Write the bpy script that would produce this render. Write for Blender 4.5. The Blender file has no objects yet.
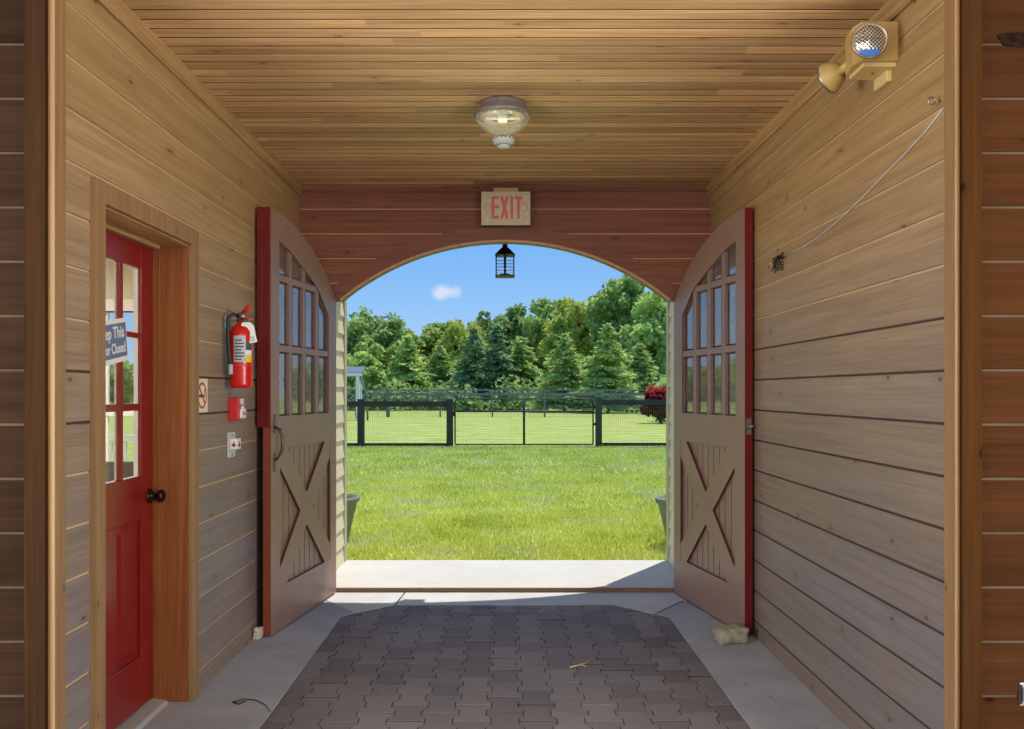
import bpy, bmesh, math, random
import numpy as np
from mathutils import Vector, Matrix

PI = math.pi
random.seed(7)
sc = bpy.context.scene
COL = sc.collection

def lin(c):
    c = c / 255.0
    return c / 12.92 if c <= 0.04045 else ((c + 0.055) / 1.055) ** 2.4
def rgb(r, g, b): return (lin(r), lin(g), lin(b), 1.0)

# ------------------------------------------------------------------ camera
EYE, F = 1.39, 900.0
cam = bpy.data.cameras.new('camera'); camo = bpy.data.objects.new('camera', cam); COL.objects.link(camo)
cam.sensor_width = 36.0; cam.lens = F / 1024 * 36.0
cam.shift_x = 7 / 1024; cam.shift_y = 27.5 / 1024
cam.clip_start = 0.05; cam.clip_end = 900
camo.location = (0, 0, EYE); camo.rotation_euler = (PI / 2, 0, 0)
sc.camera = camo

# ------------------------------------------------------------------ exposure
sc.view_settings.view_transform = 'Standard'; sc.view_settings.look = 'None'
sc.view_settings.gamma = 1.0; sc.view_settings.use_curve_mapping = False
sc.view_settings.exposure = 0.0

# ------------------------------------------------------------------ sky with one small cloud
def build_world():
    w = bpy.data.worlds.new('world'); sc.world = w; w.use_nodes = True
    nt = w.node_tree; n = nt.nodes; l = nt.links; n.clear()
    out = n.new('ShaderNodeOutputWorld'); bg = n.new('ShaderNodeBackground')
    tc = n.new('ShaderNodeTexCoord'); sep = n.new('ShaderNodeSeparateXYZ')
    l.new(tc.outputs['Generated'], sep.inputs[0])
    r = n.new('ShaderNodeValToRGB'); e = r.color_ramp.elements
    e[0].position = 0.0; e[0].color = rgb(190, 218, 246)
    e[1].position = 1.0; e[1].color = rgb(98, 160, 240)
    a = e.new(0.10); a.color = rgb(146, 196, 248)
    a = e.new(0.20); a.color = rgb(104, 174, 248)
    l.new(sep.outputs['Z'], r.inputs[0])
    # the small cloud: a soft patch of noise around one direction
    d = Vector(((447 - 505) / F, 1, (392 - 292) / F)).normalized()
    sub = n.new('ShaderNodeVectorMath'); sub.operation = 'SUBTRACT'; sub.inputs[1].default_value = d
    l.new(tc.outputs['Generated'], sub.inputs[0])
    nz = n.new('ShaderNodeTexNoise'); nz.inputs['Scale'].default_value = 70; nz.inputs['Detail'].default_value = 5
    l.new(tc.outputs['Generated'], nz.inputs['Vector'])
    sc_ = n.new('ShaderNodeVectorMath'); sc_.operation = 'MULTIPLY'; sc_.inputs[1].default_value = (1 / 0.019, 1 / 0.05, 1 / 0.0085)
    l.new(sub.outputs[0], sc_.inputs[0])
    ln = n.new('ShaderNodeVectorMath'); ln.operation = 'LENGTH'; l.new(sc_.outputs[0], ln.inputs[0])
    m1 = n.new('ShaderNodeMath'); m1.operation = 'MULTIPLY_ADD'; m1.inputs[1].default_value = 1.8; m1.inputs[2].default_value = -0.9
    l.new(nz.outputs['Fac'], m1.inputs[0])
    m2 = n.new('ShaderNodeMath'); m2.operation = 'ADD'; l.new(ln.outputs['Value'], m2.inputs[0]); l.new(m1.outputs[0], m2.inputs[1])
    mr = n.new('ShaderNodeMapRange'); mr.inputs[1].default_value = 0.2; mr.inputs[2].default_value = 1.15
    mr.inputs[3].default_value = 0.7; mr.inputs[4].default_value = 0.0
    l.new(m2.outputs[0], mr.inputs[0])
    mx = n.new('ShaderNodeMix'); mx.data_type = 'RGBA'
    l.new(mr.outputs[0], mx.inputs[0]); l.new(r.outputs[0], mx.inputs[6]); mx.inputs[7].default_value = rgb(238, 236, 246)
    l.new(mx.outputs[2], bg.inputs[0]); bg.inputs[1].default_value = 1.0
    l.new(bg.outputs[0], out.inputs[0])
build_world()

# ------------------------------------------------------------------ sun (ahead, to the right, high) and unseen fill lights added beside and behind the camera
sd = bpy.data.lights.new('sun', 'SUN'); so = bpy.data.objects.new('sun', sd); COL.objects.link(so)
sd.energy = 4.3; sd.angle = math.radians(0.53); sd.color = (1.0, 0.95, 0.86)
SUN = Vector((0.535, 0.845, 2.0)).normalized()
so.rotation_euler = SUN.to_track_quat('Z', 'Y').to_euler(); so.location = (5, 8, 20)
def area(name, loc, target, sx, sy, power, color):
    d = bpy.data.lights.new(name, 'AREA'); o = bpy.data.objects.new(name, d); COL.objects.link(o)
    d.shape = 'RECTANGLE'; d.size = sx; d.size_y = sy; d.energy = power; d.color = color
    o.location = loc; o.rotation_euler = (Vector(loc) - Vector(target)).to_track_quat('Z', 'Y').to_euler()
area('aisle_fill_left', (-2.7, 0.9, 1.5), (1.3, 4.9, 1.7), 1.6, 2.2, 135, (1.0, 0.97, 0.92))  # unseen side fill, added to brighten the opposite wall and the ceiling
area('aisle_fill_right', (2.7, 0.9, 1.5), (-1.3, 4.9, 1.7), 1.6, 2.2, 135, (1.0, 0.97, 0.92))
area('rear_fill', (0, -0.8, 2.75), (0, 5.0, 1.9), 3.0, 0.6, 60, (1.0, 0.88, 0.70))  # unseen warm fill, added high behind the camera

# ------------------------------------------------------------------ mesh builder
class MB:
    def __init__(s): s.v = []; s.f = []; s.sm = []; s.mi = []; s.cur = 0
    def add(s, vs, fs, smooth=False, M=None):
        b = len(s.v)
        for p in vs:
            p = Vector(p)
            if M is not None: p = M @ p
            s.v.append(tuple(p))
        for f in fs: s.f.append(tuple(b + i for i in f)); s.sm.append(smooth); s.mi.append(s.cur)
        return s
    def box(s, x0, x1, y0, y1, z0, z1, M=None):
        vs = [(x0,y0,z0),(x1,y0,z0),(x1,y1,z0),(x0,y1,z0),(x0,y0,z1),(x1,y0,z1),(x1,y1,z1),(x0,y1,z1)]
        return s.add(vs, [(3,2,1,0),(4,5,6,7),(0,1,5,4),(1,2,6,5),(2,3,7,6),(3,0,4,7)], False, M)
    def prism(s, poly, a, b, axis='z', M=None):
        # poly: list of 2-D points; extruded from a to b along axis.  x: poly=(y,z)  y: poly=(x,z)  z: poly=(x,y)
        n = len(poly)
        def P(p, t):
            return {'x': (t, p[0], p[1]), 'y': (p[0], t, p[1]), 'z': (p[0], p[1], t)}[axis]
        vs = [P(p, a) for p in poly] + [P(p, b) for p in poly]
        fs = [tuple(range(n)), tuple(range(2*n-1, n-1, -1))] + [(i, i+n, (i+1) % n + n, (i+1) % n) for i in range(n)]
        return s.add(vs, fs, False, M)
    def lathe(s, prof, c=(0,0,0), n=32, M=None, smooth=True):
        # prof: (radius, z) from one end to the other
        vs = []; fs = []
        k = len(prof)
        for r, z in prof:
            for i in range(n):
                a = 2*PI*i/n; vs.append((c[0]+r*math.cos(a), c[1]+r*math.sin(a), c[2]+z))
        for j in range(k-1):
            for i in range(n):
                i2 = (i+1) % n
                fs.append((j*n+i, j*n+i2, (j+1)*n+i2, (j+1)*n+i))
        if prof[0][0] > 1e-4: fs.append(tuple(range(n-1, -1, -1)))
        if prof[-1][0] > 1e-4: fs.append(tuple((k-1)*n+i for i in range(n)))
        return s.add(vs, fs, smooth, M)
    def tube(s, pts, r, n=8, smooth=True, M=None, closed=False):
        pts = [Vector(p) for p in pts]
        rs = r if isinstance(r, (list, tuple)) else [r]*len(pts)
        vs = []; fs = []; k = len(pts); up = None
        for j, p in enumerate(pts):
            if closed: t = (pts[(j+1) % k]-pts[j-1]).normalized()
            else: t = (pts[min(j+1, k-1)]-pts[max(j-1, 0)]).normalized()
            if up is None:
                up = Vector((0,0,1)) if abs(t.z) < .9 else Vector((1,0,0))
            u = (up - t*up.dot(t)); u = u.normalized() if u.length > 1e-5 else t.orthogonal().normalized()
            up = u; w = t.cross(u)
            for i in range(n):
                a = 2*PI*i/n; q = p + (u*math.cos(a)+w*math.sin(a))*rs[j]; vs.append(tuple(q))
        for j in range(k if closed else k-1):
            j2 = (j+1) % k
            for i in range(n):
                i2 = (i+1) % n; fs.append((j*n+i, j*n+i2, j2*n+i2, j2*n+i))
        if not closed:
            fs.append(tuple(range(n-1,-1,-1))); fs.append(tuple((k-1)*n+i for i in range(n)))
        return s.add(vs, fs, smooth, M)
    def mesh(s, name, off=(0,0,0)):
        me = bpy.data.meshes.new(name)
        me.from_pydata([(v[0]-off[0], v[1]-off[1], v[2]-off[2]) for v in s.v], [], s.f)
        me.polygons.foreach_set('use_smooth', s.sm); me.polygons.foreach_set('material_index', s.mi)
        bm = bmesh.new(); bm.from_mesh(me); bmesh.ops.recalc_face_normals(bm, faces=bm.faces); bm.to_mesh(me); bm.free()
        me.update(); return me

def obj(name, mb, mat, parent=None, off=None, bevel=0.0, seg=2):
    """one mesh object; off = where the top-level thing stands, so parts are stored relative to it"""
    if off is None: off = (0,0,0)
    o = bpy.data.objects.new(name, mb.mesh(name, off) if isinstance(mb, MB) else mb)
    COL.objects.link(o)
    for m in (mat if isinstance(mat, (list, tuple)) else [mat]): o.data.materials.append(m)
    if parent is not None: o.parent = parent
    if bevel:
        b = o.modifiers.new('bevel', 'BEVEL'); b.width = bevel; b.segments = seg; b.limit_method = 'ANGLE'; b.angle_limit = math.radians(40)
    return o
def tag(o, label=None, cat=None, group=None, kind=None):
    if label: o['label'] = label
    if cat: o['category'] = cat
    if group: o['group'] = group
    if kind: o['kind'] = kind
    return o
def thing(name, label, cat, loc=(0,0,0), rz=0, group=None, kind=None):
    o = bpy.data.objects.new(name, None); COL.objects.link(o); o.empty_display_size = .1
    o.location = loc; o.rotation_euler = (0,0,rz)
    return tag(o, label, cat, group, kind)
def copy_tree(o, parent=None):
    c = o.copy(); COL.objects.link(c)
    if parent is not None: c.parent = parent
    for ch in list(o.children): copy_tree(ch, c)
    return c
def px(x, y, Y):   # a pixel of the photograph at depth Y as a world point
    return Vector(((x-505)/F*Y, Y, EYE-(y-392)/F*Y))

# ------------------------------------------------------------------ materials
def nodes(name):
    m = bpy.data.materials.new(name); m.use_nodes = True
    nt = m.node_tree; return m, nt, nt.nodes, nt.links, nt.nodes['Principled BSDF']
def math_(n, l, op, a, b=None, c=None):
    m = n.new('ShaderNodeMath'); m.operation = op
    for i, v in enumerate((a, b, c)):
        if v is None: continue
        if isinstance(v, (int, float)): m.inputs[i].default_value = v
        else: l.new(v, m.inputs[i])
    return m.outputs[0]
def mix_(n, l, f, a, b, mode='MIX'):
    m = n.new('ShaderNodeMix'); m.data_type = 'RGBA'; m.blend_type = mode
    for i, v in ((0, f), (6, a), (7, b)):
        if isinstance(v, (int, float)): m.inputs[i].default_value = v
        elif isinstance(v, tuple): m.inputs[i].default_value = v
        else: l.new(v, m.inputs[i])
    return m.outputs[2]
def ramp_(n, l, f, stops):
    r = n.new('ShaderNodeValToRGB'); e = r.color_ramp.elements
    while len(e) < len(stops): e.new(0.5)
    for k, (p, c) in enumerate(stops): e[k].position = p; e[k].color = c
    l.new(f, r.inputs[0]); return r.outputs[0]
def range_(n, l, v, a, b, c, d):
    m = n.new('ShaderNodeMapRange'); l.new(v, m.inputs[0])
    for i, q in enumerate((a, b, c, d)): m.inputs[i+1].default_value = q
    return m.outputs[0]

def plain(name, c, rough=.5, metal=0.0, spec=.5, var=.0, scale=20.0, bump=0.0):
    m, nt, n, l, b = nodes(name)
    b.inputs['Roughness'].default_value = rough; b.inputs['Metallic'].default_value = metal
    b.inputs['Specular IOR Level'].default_value = spec
    tc = n.new('ShaderNodeTexCoord'); nz = n.new('ShaderNodeTexNoise'); nz.inputs['Scale'].default_value = scale
    nz.inputs['Detail'].default_value = 4; l.new(tc.outputs['Object'], nz.inputs['Vector'])
    k = range_(n, l, nz.outputs['Fac'], .3, .7, 1-var, 1+var)
    hs = n.new('ShaderNodeHueSaturation'); hs.inputs['Color'].default_value = c; l.new(k, hs.inputs['Value'])
    l.new(hs.outputs[0], b.inputs['Base Color'])
    if bump:
        bp = n.new('ShaderNodeBump'); bp.inputs['Strength'].default_value = bump; bp.inputs['Distance'].default_value = .004
        l.new(nz.outputs['Fac'], bp.inputs['Height']); l.new(bp.outputs[0], b.inputs['Normal'])
    return m

def wood(name, dark, light, along='y', across='z', pitch=None, off=0.0, rough=.55, vary=.12, knots=True, splits=None,
         low_grey=None, grain=1.0, spec=.3, knot_size=.045, bump=.25, scuff=0.0):
    """boards with grain along one axis; every board gets its own tone, knots stay inside a board"""
    m, nt, n, l, b = nodes(name)
    b.inputs['Roughness'].default_value = rough; b.inputs['Specular IOR Level'].default_value = spec
    tc = n.new('ShaderNodeTexCoord'); sp = n.new('ShaderNodeSeparateXYZ'); l.new(tc.outputs['Object'], sp.inputs[0])
    ax = {'x': sp.outputs[0], 'y': sp.outputs[1], 'z': sp.outputs[2]}
    third = [a for a in 'xyz' if a not in (along, across)][0]
    A, C, T = ax[along], ax[across], ax[third]
    if pitch:
        idx = math_(n, l, 'FLOOR', math_(n, l, 'DIVIDE', math_(n, l, 'SUBTRACT', C, off), pitch))
    else:
        idx = math_(n, l, 'MULTIPLY', C, 0.0)
    wn = n.new('ShaderNodeTexWhiteNoise'); wn.noise_dimensions = '2D'
    cb = n.new('ShaderNodeCombineXYZ'); l.new(idx, cb.inputs[0])
    if splits:
        w0 = n.new('ShaderNodeTexWhiteNoise'); w0.noise_dimensions = '1D'; l.new(idx, w0.inputs['W'])
        sidx = math_(n, l, 'FLOOR', math_(n, l, 'ADD', math_(n, l, 'DIVIDE', A, splits), w0.outputs['Value']))
        l.new(sidx, cb.inputs[1])
    l.new(cb.outputs[0], wn.inputs['Vector']); rnd = wn.outputs['Value']
    shift = math_(n, l, 'MULTIPLY', rnd, 41.0)
    v = n.new('ShaderNodeCombineXYZ')
    l.new(math_(n, l, 'ADD', math_(n, l, 'MULTIPLY', A, .36), shift), v.inputs[0])
    l.new(math_(n, l, 'ADD', math_(n, l, 'MULTIPLY', C, 14.0), shift), v.inputs[1])
    l.new(math_(n, l, 'MULTIPLY', T, 14.0), v.inputs[2])
    nz = n.new('ShaderNodeTexNoise'); nz.inputs['Scale'].default_value = 1.8*grain; nz.inputs['Detail'].default_value = 6
    nz.inputs['Roughness'].default_value = .62; nz.inputs['Distortion'].default_value = .9; l.new(v.outputs[0], nz.inputs['Vector'])
    fine = n.new('ShaderNodeTexNoise'); fine.inputs['Scale'].default_value = 9*grain; fine.inputs['Detail'].default_value = 3
    l.new(v.outputs[0], fine.inputs['Vector'])
    g = math_(n, l, 'MULTIPLY_ADD', fine.outputs['Fac'], .35, math_(n, l, 'MULTIPLY', nz.outputs['Fac'], .65))
    col = ramp_(n, l, g, [(.33, dark), (.66, light)])
    if low_grey:   # (grey, low, high): boards blended unevenly to grey, more towards the floor
        gz = range_(n, l, ax['z'], low_grey[2], low_grey[1], 0, 1)
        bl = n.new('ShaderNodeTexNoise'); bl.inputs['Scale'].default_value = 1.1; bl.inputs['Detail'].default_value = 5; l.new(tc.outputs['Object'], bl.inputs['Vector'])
        grey_f = math_(n, l, 'MULTIPLY', gz, math_(n, l, 'MULTIPLY_ADD', bl.outputs['Fac'], .7, math_(n, l, 'MULTIPLY_ADD', rnd, .25, .35)))
        grey = ramp_(n, l, g, [(.3, tuple(q*.62 for q in low_grey[0][:3])+(1,)), (.7, low_grey[0])])
        cl = n.new('ShaderNodeClamp'); l.new(grey_f, cl.inputs[0])
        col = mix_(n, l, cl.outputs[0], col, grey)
    if knots:
        kv = n.new('ShaderNodeCombineXYZ')
        l.new(math_(n, l, 'ADD', math_(n, l, 'MULTIPLY', A, 1.6), shift), kv.inputs[0])
        l.new(math_(n, l, 'ADD', math_(n, l, 'MULTIPLY', C, 3.6), shift), kv.inputs[1])
        vo = n.new('ShaderNodeTexVoronoi'); vo.inputs['Scale'].default_value = .95; vo.voronoi_dimensions = '2D'; l.new(kv.outputs[0], vo.inputs['Vector'])
        kn = range_(n, l, vo.outputs['Distance'], knot_size*.3, knot_size*.7, .7, 0)
        halo = range_(n, l, vo.outputs['Distance'], knot_size*.7, knot_size*2.4, .22, 0)
        col = mix_(n, l, halo, col, tuple(q*.6 for q in dark[:3])+(1,))
        col = mix_(n, l, kn, col, tuple(q*.22 for q in dark[:3])+(1,))
    if scuff:
        sn = n.new('ShaderNodeTexNoise'); sn.inputs['Scale'].default_value = 24; sn.inputs['Detail'].default_value = 5; l.new(tc.outputs['Object'], sn.inputs['Vector'])
        col = mix_(n, l, range_(n, l, sn.outputs['Fac'], .70, .78, 0, scuff), col, rgb(190,180,165))
    hs = n.new('ShaderNodeHueSaturation'); l.new(col, hs.inputs['Color'])
    l.new(range_(n, l, rnd, 0, 1, 1-vary, 1+vary), hs.inputs['Value'])
    l.new(hs.outputs[0], b.inputs['Base Color'])
    bp = n.new('ShaderNodeBump'); bp.inputs['Strength'].default_value = bump; bp.inputs['Distance'].default_value = .002
    l.new(g, bp.inputs['Height']); l.new(bp.outputs[0], b.inputs['Normal'])
    return m

def glass(name, tint=(1,1,1,1), dust=.06, ior=1.5, dustcol=rgb(200,200,195)):
    m, nt, n, l, b = nodes(name); n.remove(b)
    out = [q for q in n if q.type == 'OUTPUT_MATERIAL'][0]
    tr = n.new('ShaderNodeBsdfTransparent'); tr.inputs[0].default_value = tint
    gl = n.new('ShaderNodeBsdfGlossy'); gl.inputs['Roughness'].default_value = .02
    df = n.new('ShaderNodeBsdfDiffuse'); df.inputs[0].default_value = dustcol
    fr = n.new('ShaderNodeFresnel'); fr.inputs[0].default_value = ior
    ge = n.new('ShaderNodeNewGeometry'); front = math_(n, l, 'SUBTRACT', 1.0, ge.outputs['Backfacing'])
    m1 = n.new('ShaderNodeMixShader'); l.new(math_(n, l, 'MULTIPLY', fr.outputs[0], front), m1.inputs[0]); l.new(tr.outputs[0], m1.inputs[1]); l.new(gl.outputs[0], m1.inputs[2])
    tc = n.new('ShaderNodeTexCoord'); nz = n.new('ShaderNodeTexNoise'); nz.inputs['Scale'].default_value = 9; nz.inputs['Detail'].default_value = 6; nz.inputs['Distortion'].default_value = 1.0
    l.new(tc.outputs['Object'], nz.inputs['Vector'])
    m2 = n.new('ShaderNodeMixShader'); l.new(range_(n, l, nz.outputs['Fac'], .3, .75, dust*.4, dust*1.6), m2.inputs[0]); l.new(m1.outputs[0], m2.inputs[1]); l.new(df.outputs[0], m2.inputs[2])
    l.new(m2.outputs[0], out.inputs[0]); return m

def leaf(name, c1, c2, trans=.45):
    m, nt, n, l, b = nodes(name); n.remove(b)
    out = [q for q in n if q.type == 'OUTPUT_MATERIAL'][0]
    ge = n.new('ShaderNodeNewGeometry'); tc = n.new('ShaderNodeTexCoord')
    nz = n.new('ShaderNodeTexNoise'); nz.inputs['Scale'].default_value = .55; nz.inputs['Detail'].default_value = 2; l.new(tc.outputs['Object'], nz.inputs['Vector'])
    f = math_(n, l, 'MULTIPLY_ADD', ge.outputs['Random Per Island'], .5, math_(n, l, 'MULTIPLY_ADD', nz.outputs['Fac'], 1.4, -.45))
    col = ramp_(n, l, f, [(0, c1), (1, c2)])
    df = n.new('ShaderNodeBsdfDiffuse'); l.new(col, df.inputs[0])
    tl = n.new('ShaderNodeBsdfTranslucent'); l.new(col, tl.inputs[0])
    mx = n.new('ShaderNodeMixShader'); mx.inputs[0].default_value = trans
    l.new(df.outputs[0], mx.inputs[1]); l.new(tl.outputs[0], mx.inputs[2]); l.new(mx.outputs[0], out.inputs[0]); return m

JO, PITCH = 1.287, 0.1709          # height of a board joint, and the exposed board width
JOFF = JO - 10*PITCH
M = {}
M['wall_y'] = wood('aged_pine_wall', rgb(144,114,74), rgb(186,151,102), 'y', 'z', PITCH, JOFF, vary=.08, low_grey=(rgb(136,126,126), .8, 2.45), scuff=.35)
M['trim_z'] = wood('aged_pine_trim', rgb(130,98,64), rgb(160,124,84), 'z', 'y', None, vary=.05, knot_size=.03)
M['trim_y'] = wood('aged_pine_rail', rgb(138,104,64), rgb(192,152,100), 'y', 'z', None, vary=.05, knot_size=.03)
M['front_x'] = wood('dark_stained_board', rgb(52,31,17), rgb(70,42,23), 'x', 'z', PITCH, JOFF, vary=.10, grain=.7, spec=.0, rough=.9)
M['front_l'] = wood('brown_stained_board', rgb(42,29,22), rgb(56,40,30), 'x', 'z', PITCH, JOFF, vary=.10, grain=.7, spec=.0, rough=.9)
M['wall_gap'] = plain('dark_wall_gap', rgb(72,56,46), .9)
M['tongue'] = plain('bare_tongue', rgb(198,168,126), .8, var=.1, scale=8)
M['tongue_dim'] = plain('bare_tongue_dull', rgb(84,70,56), .95, spec=.0, var=.2, scale=8)
M['tongue_red'] = plain('bare_tongue_reddish', rgb(224,162,116), .7, var=.15, scale=8)
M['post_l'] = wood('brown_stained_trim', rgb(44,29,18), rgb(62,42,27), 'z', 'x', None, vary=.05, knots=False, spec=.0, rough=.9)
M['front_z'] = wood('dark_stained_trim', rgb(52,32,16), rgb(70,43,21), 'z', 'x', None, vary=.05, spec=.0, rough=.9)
M['back_x'] = wood('red_brown_board', rgb(112,66,48), rgb(154,96,72), 'x', 'z', PITCH, JOFF, vary=.12)
M['arch'] = wood('red_brown_arch', rgb(118,72,54), rgb(148,94,72), 'x', 'z', None, knots=False, vary=.0)
M['tan_edge'] = plain('tan_bead', rgb(196,152,112), .6, var=.1)
M['soffit'] = plain('tan_arch_edge', rgb(124,100,74), .6, var=.1)
M['ceil'] = wood('varnished_ceiling', rgb(176,130,82), rgb(232,190,138), 'x', 'y', .088, 0.0, rough=.45, vary=.27, splits=2.3, knot_size=.05, grain=1.2, scuff=.5)
M['jamb'] = wood('orange_cedar', rgb(112,60,26), rgb(156,94,48), 'z', 'y', None, vary=.03, knots=False)
M['door_paint'] = plain('brown_door_paint', rgb(146,115,101), .42, var=.06, scale=6, bump=.05)
M['old_paint'] = plain('old_red_brown_paint', rgb(92,50,40), .5, var=.1)
M['red_edge'] = plain('red_door_edge_paint', rgb(108,20,22), .4, var=.12, scale=12)
M['rust_edge'] = plain('rusty_red_edge_paint', rgb(138,66,44), .45, var=.1, scale=12)
M['sash'] = plain('pinkish_brown_sash', rgb(118,66,56), .4, var=.06, scale=8)
M['bead'] = plain('pinkish_bead', rgb(160,118,104), .4)
M['red_paint'] = plain('red_door_paint', rgb(132,22,22), .28, var=.08, scale=5, spec=.6)
M['glass'] = glass('window_glass', dust=.10, ior=3.4)
M['thin_glass'] = glass('door_glass', dust=.02, ior=1.45)
M['dusty_glass'] = glass('dusty_glass', dust=.22)
M['clear_glass'] = glass('clear_glass', dust=.0)
M['bowl_glass'] = glass('frosted_bowl', tint=(.93,.95,.86,1), dust=.28, dustcol=rgb(235,235,215))
M['black_iron'] = plain('black_iron', rgb(38,36,34), .5, .6, var=.2)
M['bronze'] = plain('dark_bronze', rgb(52,38,32), .3, .8)
M['steel'] = plain('worn_steel', rgb(160,158,152), .35, .9, var=.15)
M['white_plastic'] = plain('white_plastic', rgb(228,228,224), .4)
M['grey_plastic'] = plain('grey_plate', rgb(196,200,200), .45)
M['ivory_plastic'] = plain('yellowed_plastic', rgb(190,158,96), .45, var=.08, scale=10)
M['cream_paint'] = plain('cream_clapboard', rgb(226,212,176), .6, var=.04)
M['trim_paint'] = plain('khaki_trim', rgb(186,182,150), .6, var=.04)
M['white_paint'] = plain('white_paint', rgb(226,226,220), .5)
M['room_wall'] = plain('cream_room_wall', rgb(214,206,178), .7)
M['black_rail'] = plain('black_fence_paint', rgb(30,36,40), .55, var=.3, scale=6)
M['grey_rail'] = plain('weathered_rail', rgb(112,120,122), .7, var=.25, scale=3)
M['green_post'] = plain('dark_green_post', rgb(30,50,46), .55, var=.2, scale=4)
M['ext_red'] = plain('extinguisher_red', rgb(206,30,24), .25, spec=.6)
M['alarm_red'] = plain('alarm_red', rgb(204,36,34), .4)
M['white_print'] = plain('white_print', rgb(235,233,226), .6)
M['red_print'] = plain('red_print', rgb(196,48,44), .6)
M['faded_red'] = plain('faded_red_print', rgb(214,112,98), .6, var=.1, scale=60)
M['dark_print'] = plain('dark_print', rgb(44,46,52), .6)
M['silver_print'] = plain('silver_label', rgb(176,182,190), .45, var=.15, scale=60)
M['green_print'] = plain('dark_green_label', rgb(58,84,70), .5)
M['yellow_print'] = plain('yellow_label', rgb(226,206,40), .5)
M['blue_paper'] = plain('blue_grey_paper', rgb(104,122,152), .6)
M['blue_lens'] = plain('blue_lens_label', rgb(70,120,200), .3)
M['rubber'] = plain('black_rubber', rgb(34,36,42), .5)
M['pot'] = plain('grey_green_pot', rgb(112,120,112), .6, var=.1, scale=8)
M['soil'] = plain('soil', rgb(60,44,34), .9)
M['roofing'] = plain('dark_shed_roof', rgb(96,108,112), .6, var=.1)
M['shed_dark'] = plain('shed_boards', rgb(62,58,52), .8, var=.2)
M['barrier'] = plain('barn_sheathing', rgb(96,76,58), .9)
M['stone'] = plain('pale_stone', rgb(158,150,128), .85, var=.35, scale=26, bump=.8)

def concrete(name, c, var=.12, spots=True):
    m, nt, n, l, b = nodes(name)
    b.inputs['Roughness'].default_value = .72; b.inputs['Specular IOR Level'].default_value = .3
    tc = n.new('ShaderNodeTexCoord')
    n1 = n.new('ShaderNodeTexNoise'); n1.inputs['Scale'].default_value = 2.2; n1.inputs['Detail'].default_value = 8; n1.inputs['Roughness'].default_value = .65; l.new(tc.outputs['Object'], n1.inputs['Vector'])
    n2 = n.new('ShaderNodeTexNoise'); n2.inputs['Scale'].default_value = 60; n2.inputs['Detail'].default_value = 3; l.new(tc.outputs['Object'], n2.inputs['Vector'])
    f = math_(n, l, 'MULTIPLY_ADD', n2.outputs['Fac'], .25, math_(n, l, 'MULTIPLY', n1.outputs['Fac'], .75))
    d = tuple(q*(1-var*2.2) for q in c[:3])+(1,); h = tuple(min(1, q*(1+var)) for q in c[:3])+(1,)
    col = ramp_(n, l, f, [(.3, d), (.62, h)])
    if spots:
        vo = n.new('ShaderNodeTexVoronoi'); vo.inputs['Scale'].default_value = 5.5; l.new(tc.outputs['Object'], vo.inputs['Vector'])
        col = mix_(n, l, range_(n, l, vo.outputs['Distance'], .03, .055, .75, 0), col, rgb(70,66,62))
    l.new(col, b.inputs['Base Color'])
    bp = n.new('ShaderNodeBump'); bp.inputs['Strength'].default_value = .3; bp.inputs['Distance'].default_value = .003
    l.new(n2.outputs['Fac'], bp.inputs['Height']); l.new(bp.outputs[0], b.inputs['Normal'])
    return m
M['concrete'] = concrete('worn_concrete', rgb(172,175,180))
M['slab'] = concrete('pale_concrete', rgb(206,202,194), .05)
M['joint'] = plain('dark_joint', rgb(66,60,56), .95)

def paver_mat():
    m, nt, n, l, b = nodes('worn_pavers')
    b.inputs['Roughness'].default_value = .7; b.inputs['Specular IOR Level'].default_value = .35
    tc = n.new('ShaderNodeTexCoord'); ge = n.new('ShaderNodeNewGeometry')
    n1 = n.new('ShaderNodeTexNoise'); n1.inputs['Scale'].default_value = 1.3; n1.inputs['Detail'].default_value = 6; l.new(tc.outputs['Object'], n1.inputs['Vector'])
    n2 = n.new('ShaderNodeTexNoise'); n2.inputs['Scale'].default_value = 70; n2.inputs['Detail'].default_value = 4; l.new(tc.outputs['Object'], n2.inputs['Vector'])
    f = math_(n, l, 'MULTIPLY_ADD', ge.outputs['Random Per Island'], .45, math_(n, l, 'MULTIPLY_ADD', n1.outputs['Fac'], .7, math_(n, l, 'MULTIPLY', n2.outputs['Fac'], .35)))
    col = ramp_(n, l, f, [(.35, rgb(100,92,89)), (.7, rgb(122,114,111)), (1.0, rgb(136,129,126))])
    n3 = n.new('ShaderNodeTexNoise'); n3.inputs['Scale'].default_value = 150; l.new(tc.outputs['Object'], n3.inputs['Vector'])
    col = mix_(n, l, range_(n, l, n3.outputs['Fac'], .74, .80, 0, .6), col, rgb(170,160,140))
    l.new(col, b.inputs['Base Color'])
    bp = n.new('ShaderNodeBump'); bp.inputs['Strength'].default_value = .4; bp.inputs['Distance'].default_value = .003
    l.new(n2.outputs['Fac'], bp.inputs['Height']); l.new(bp.outputs[0], b.inputs['Normal'])
    return m
M['paver'] = paver_mat()

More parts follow.
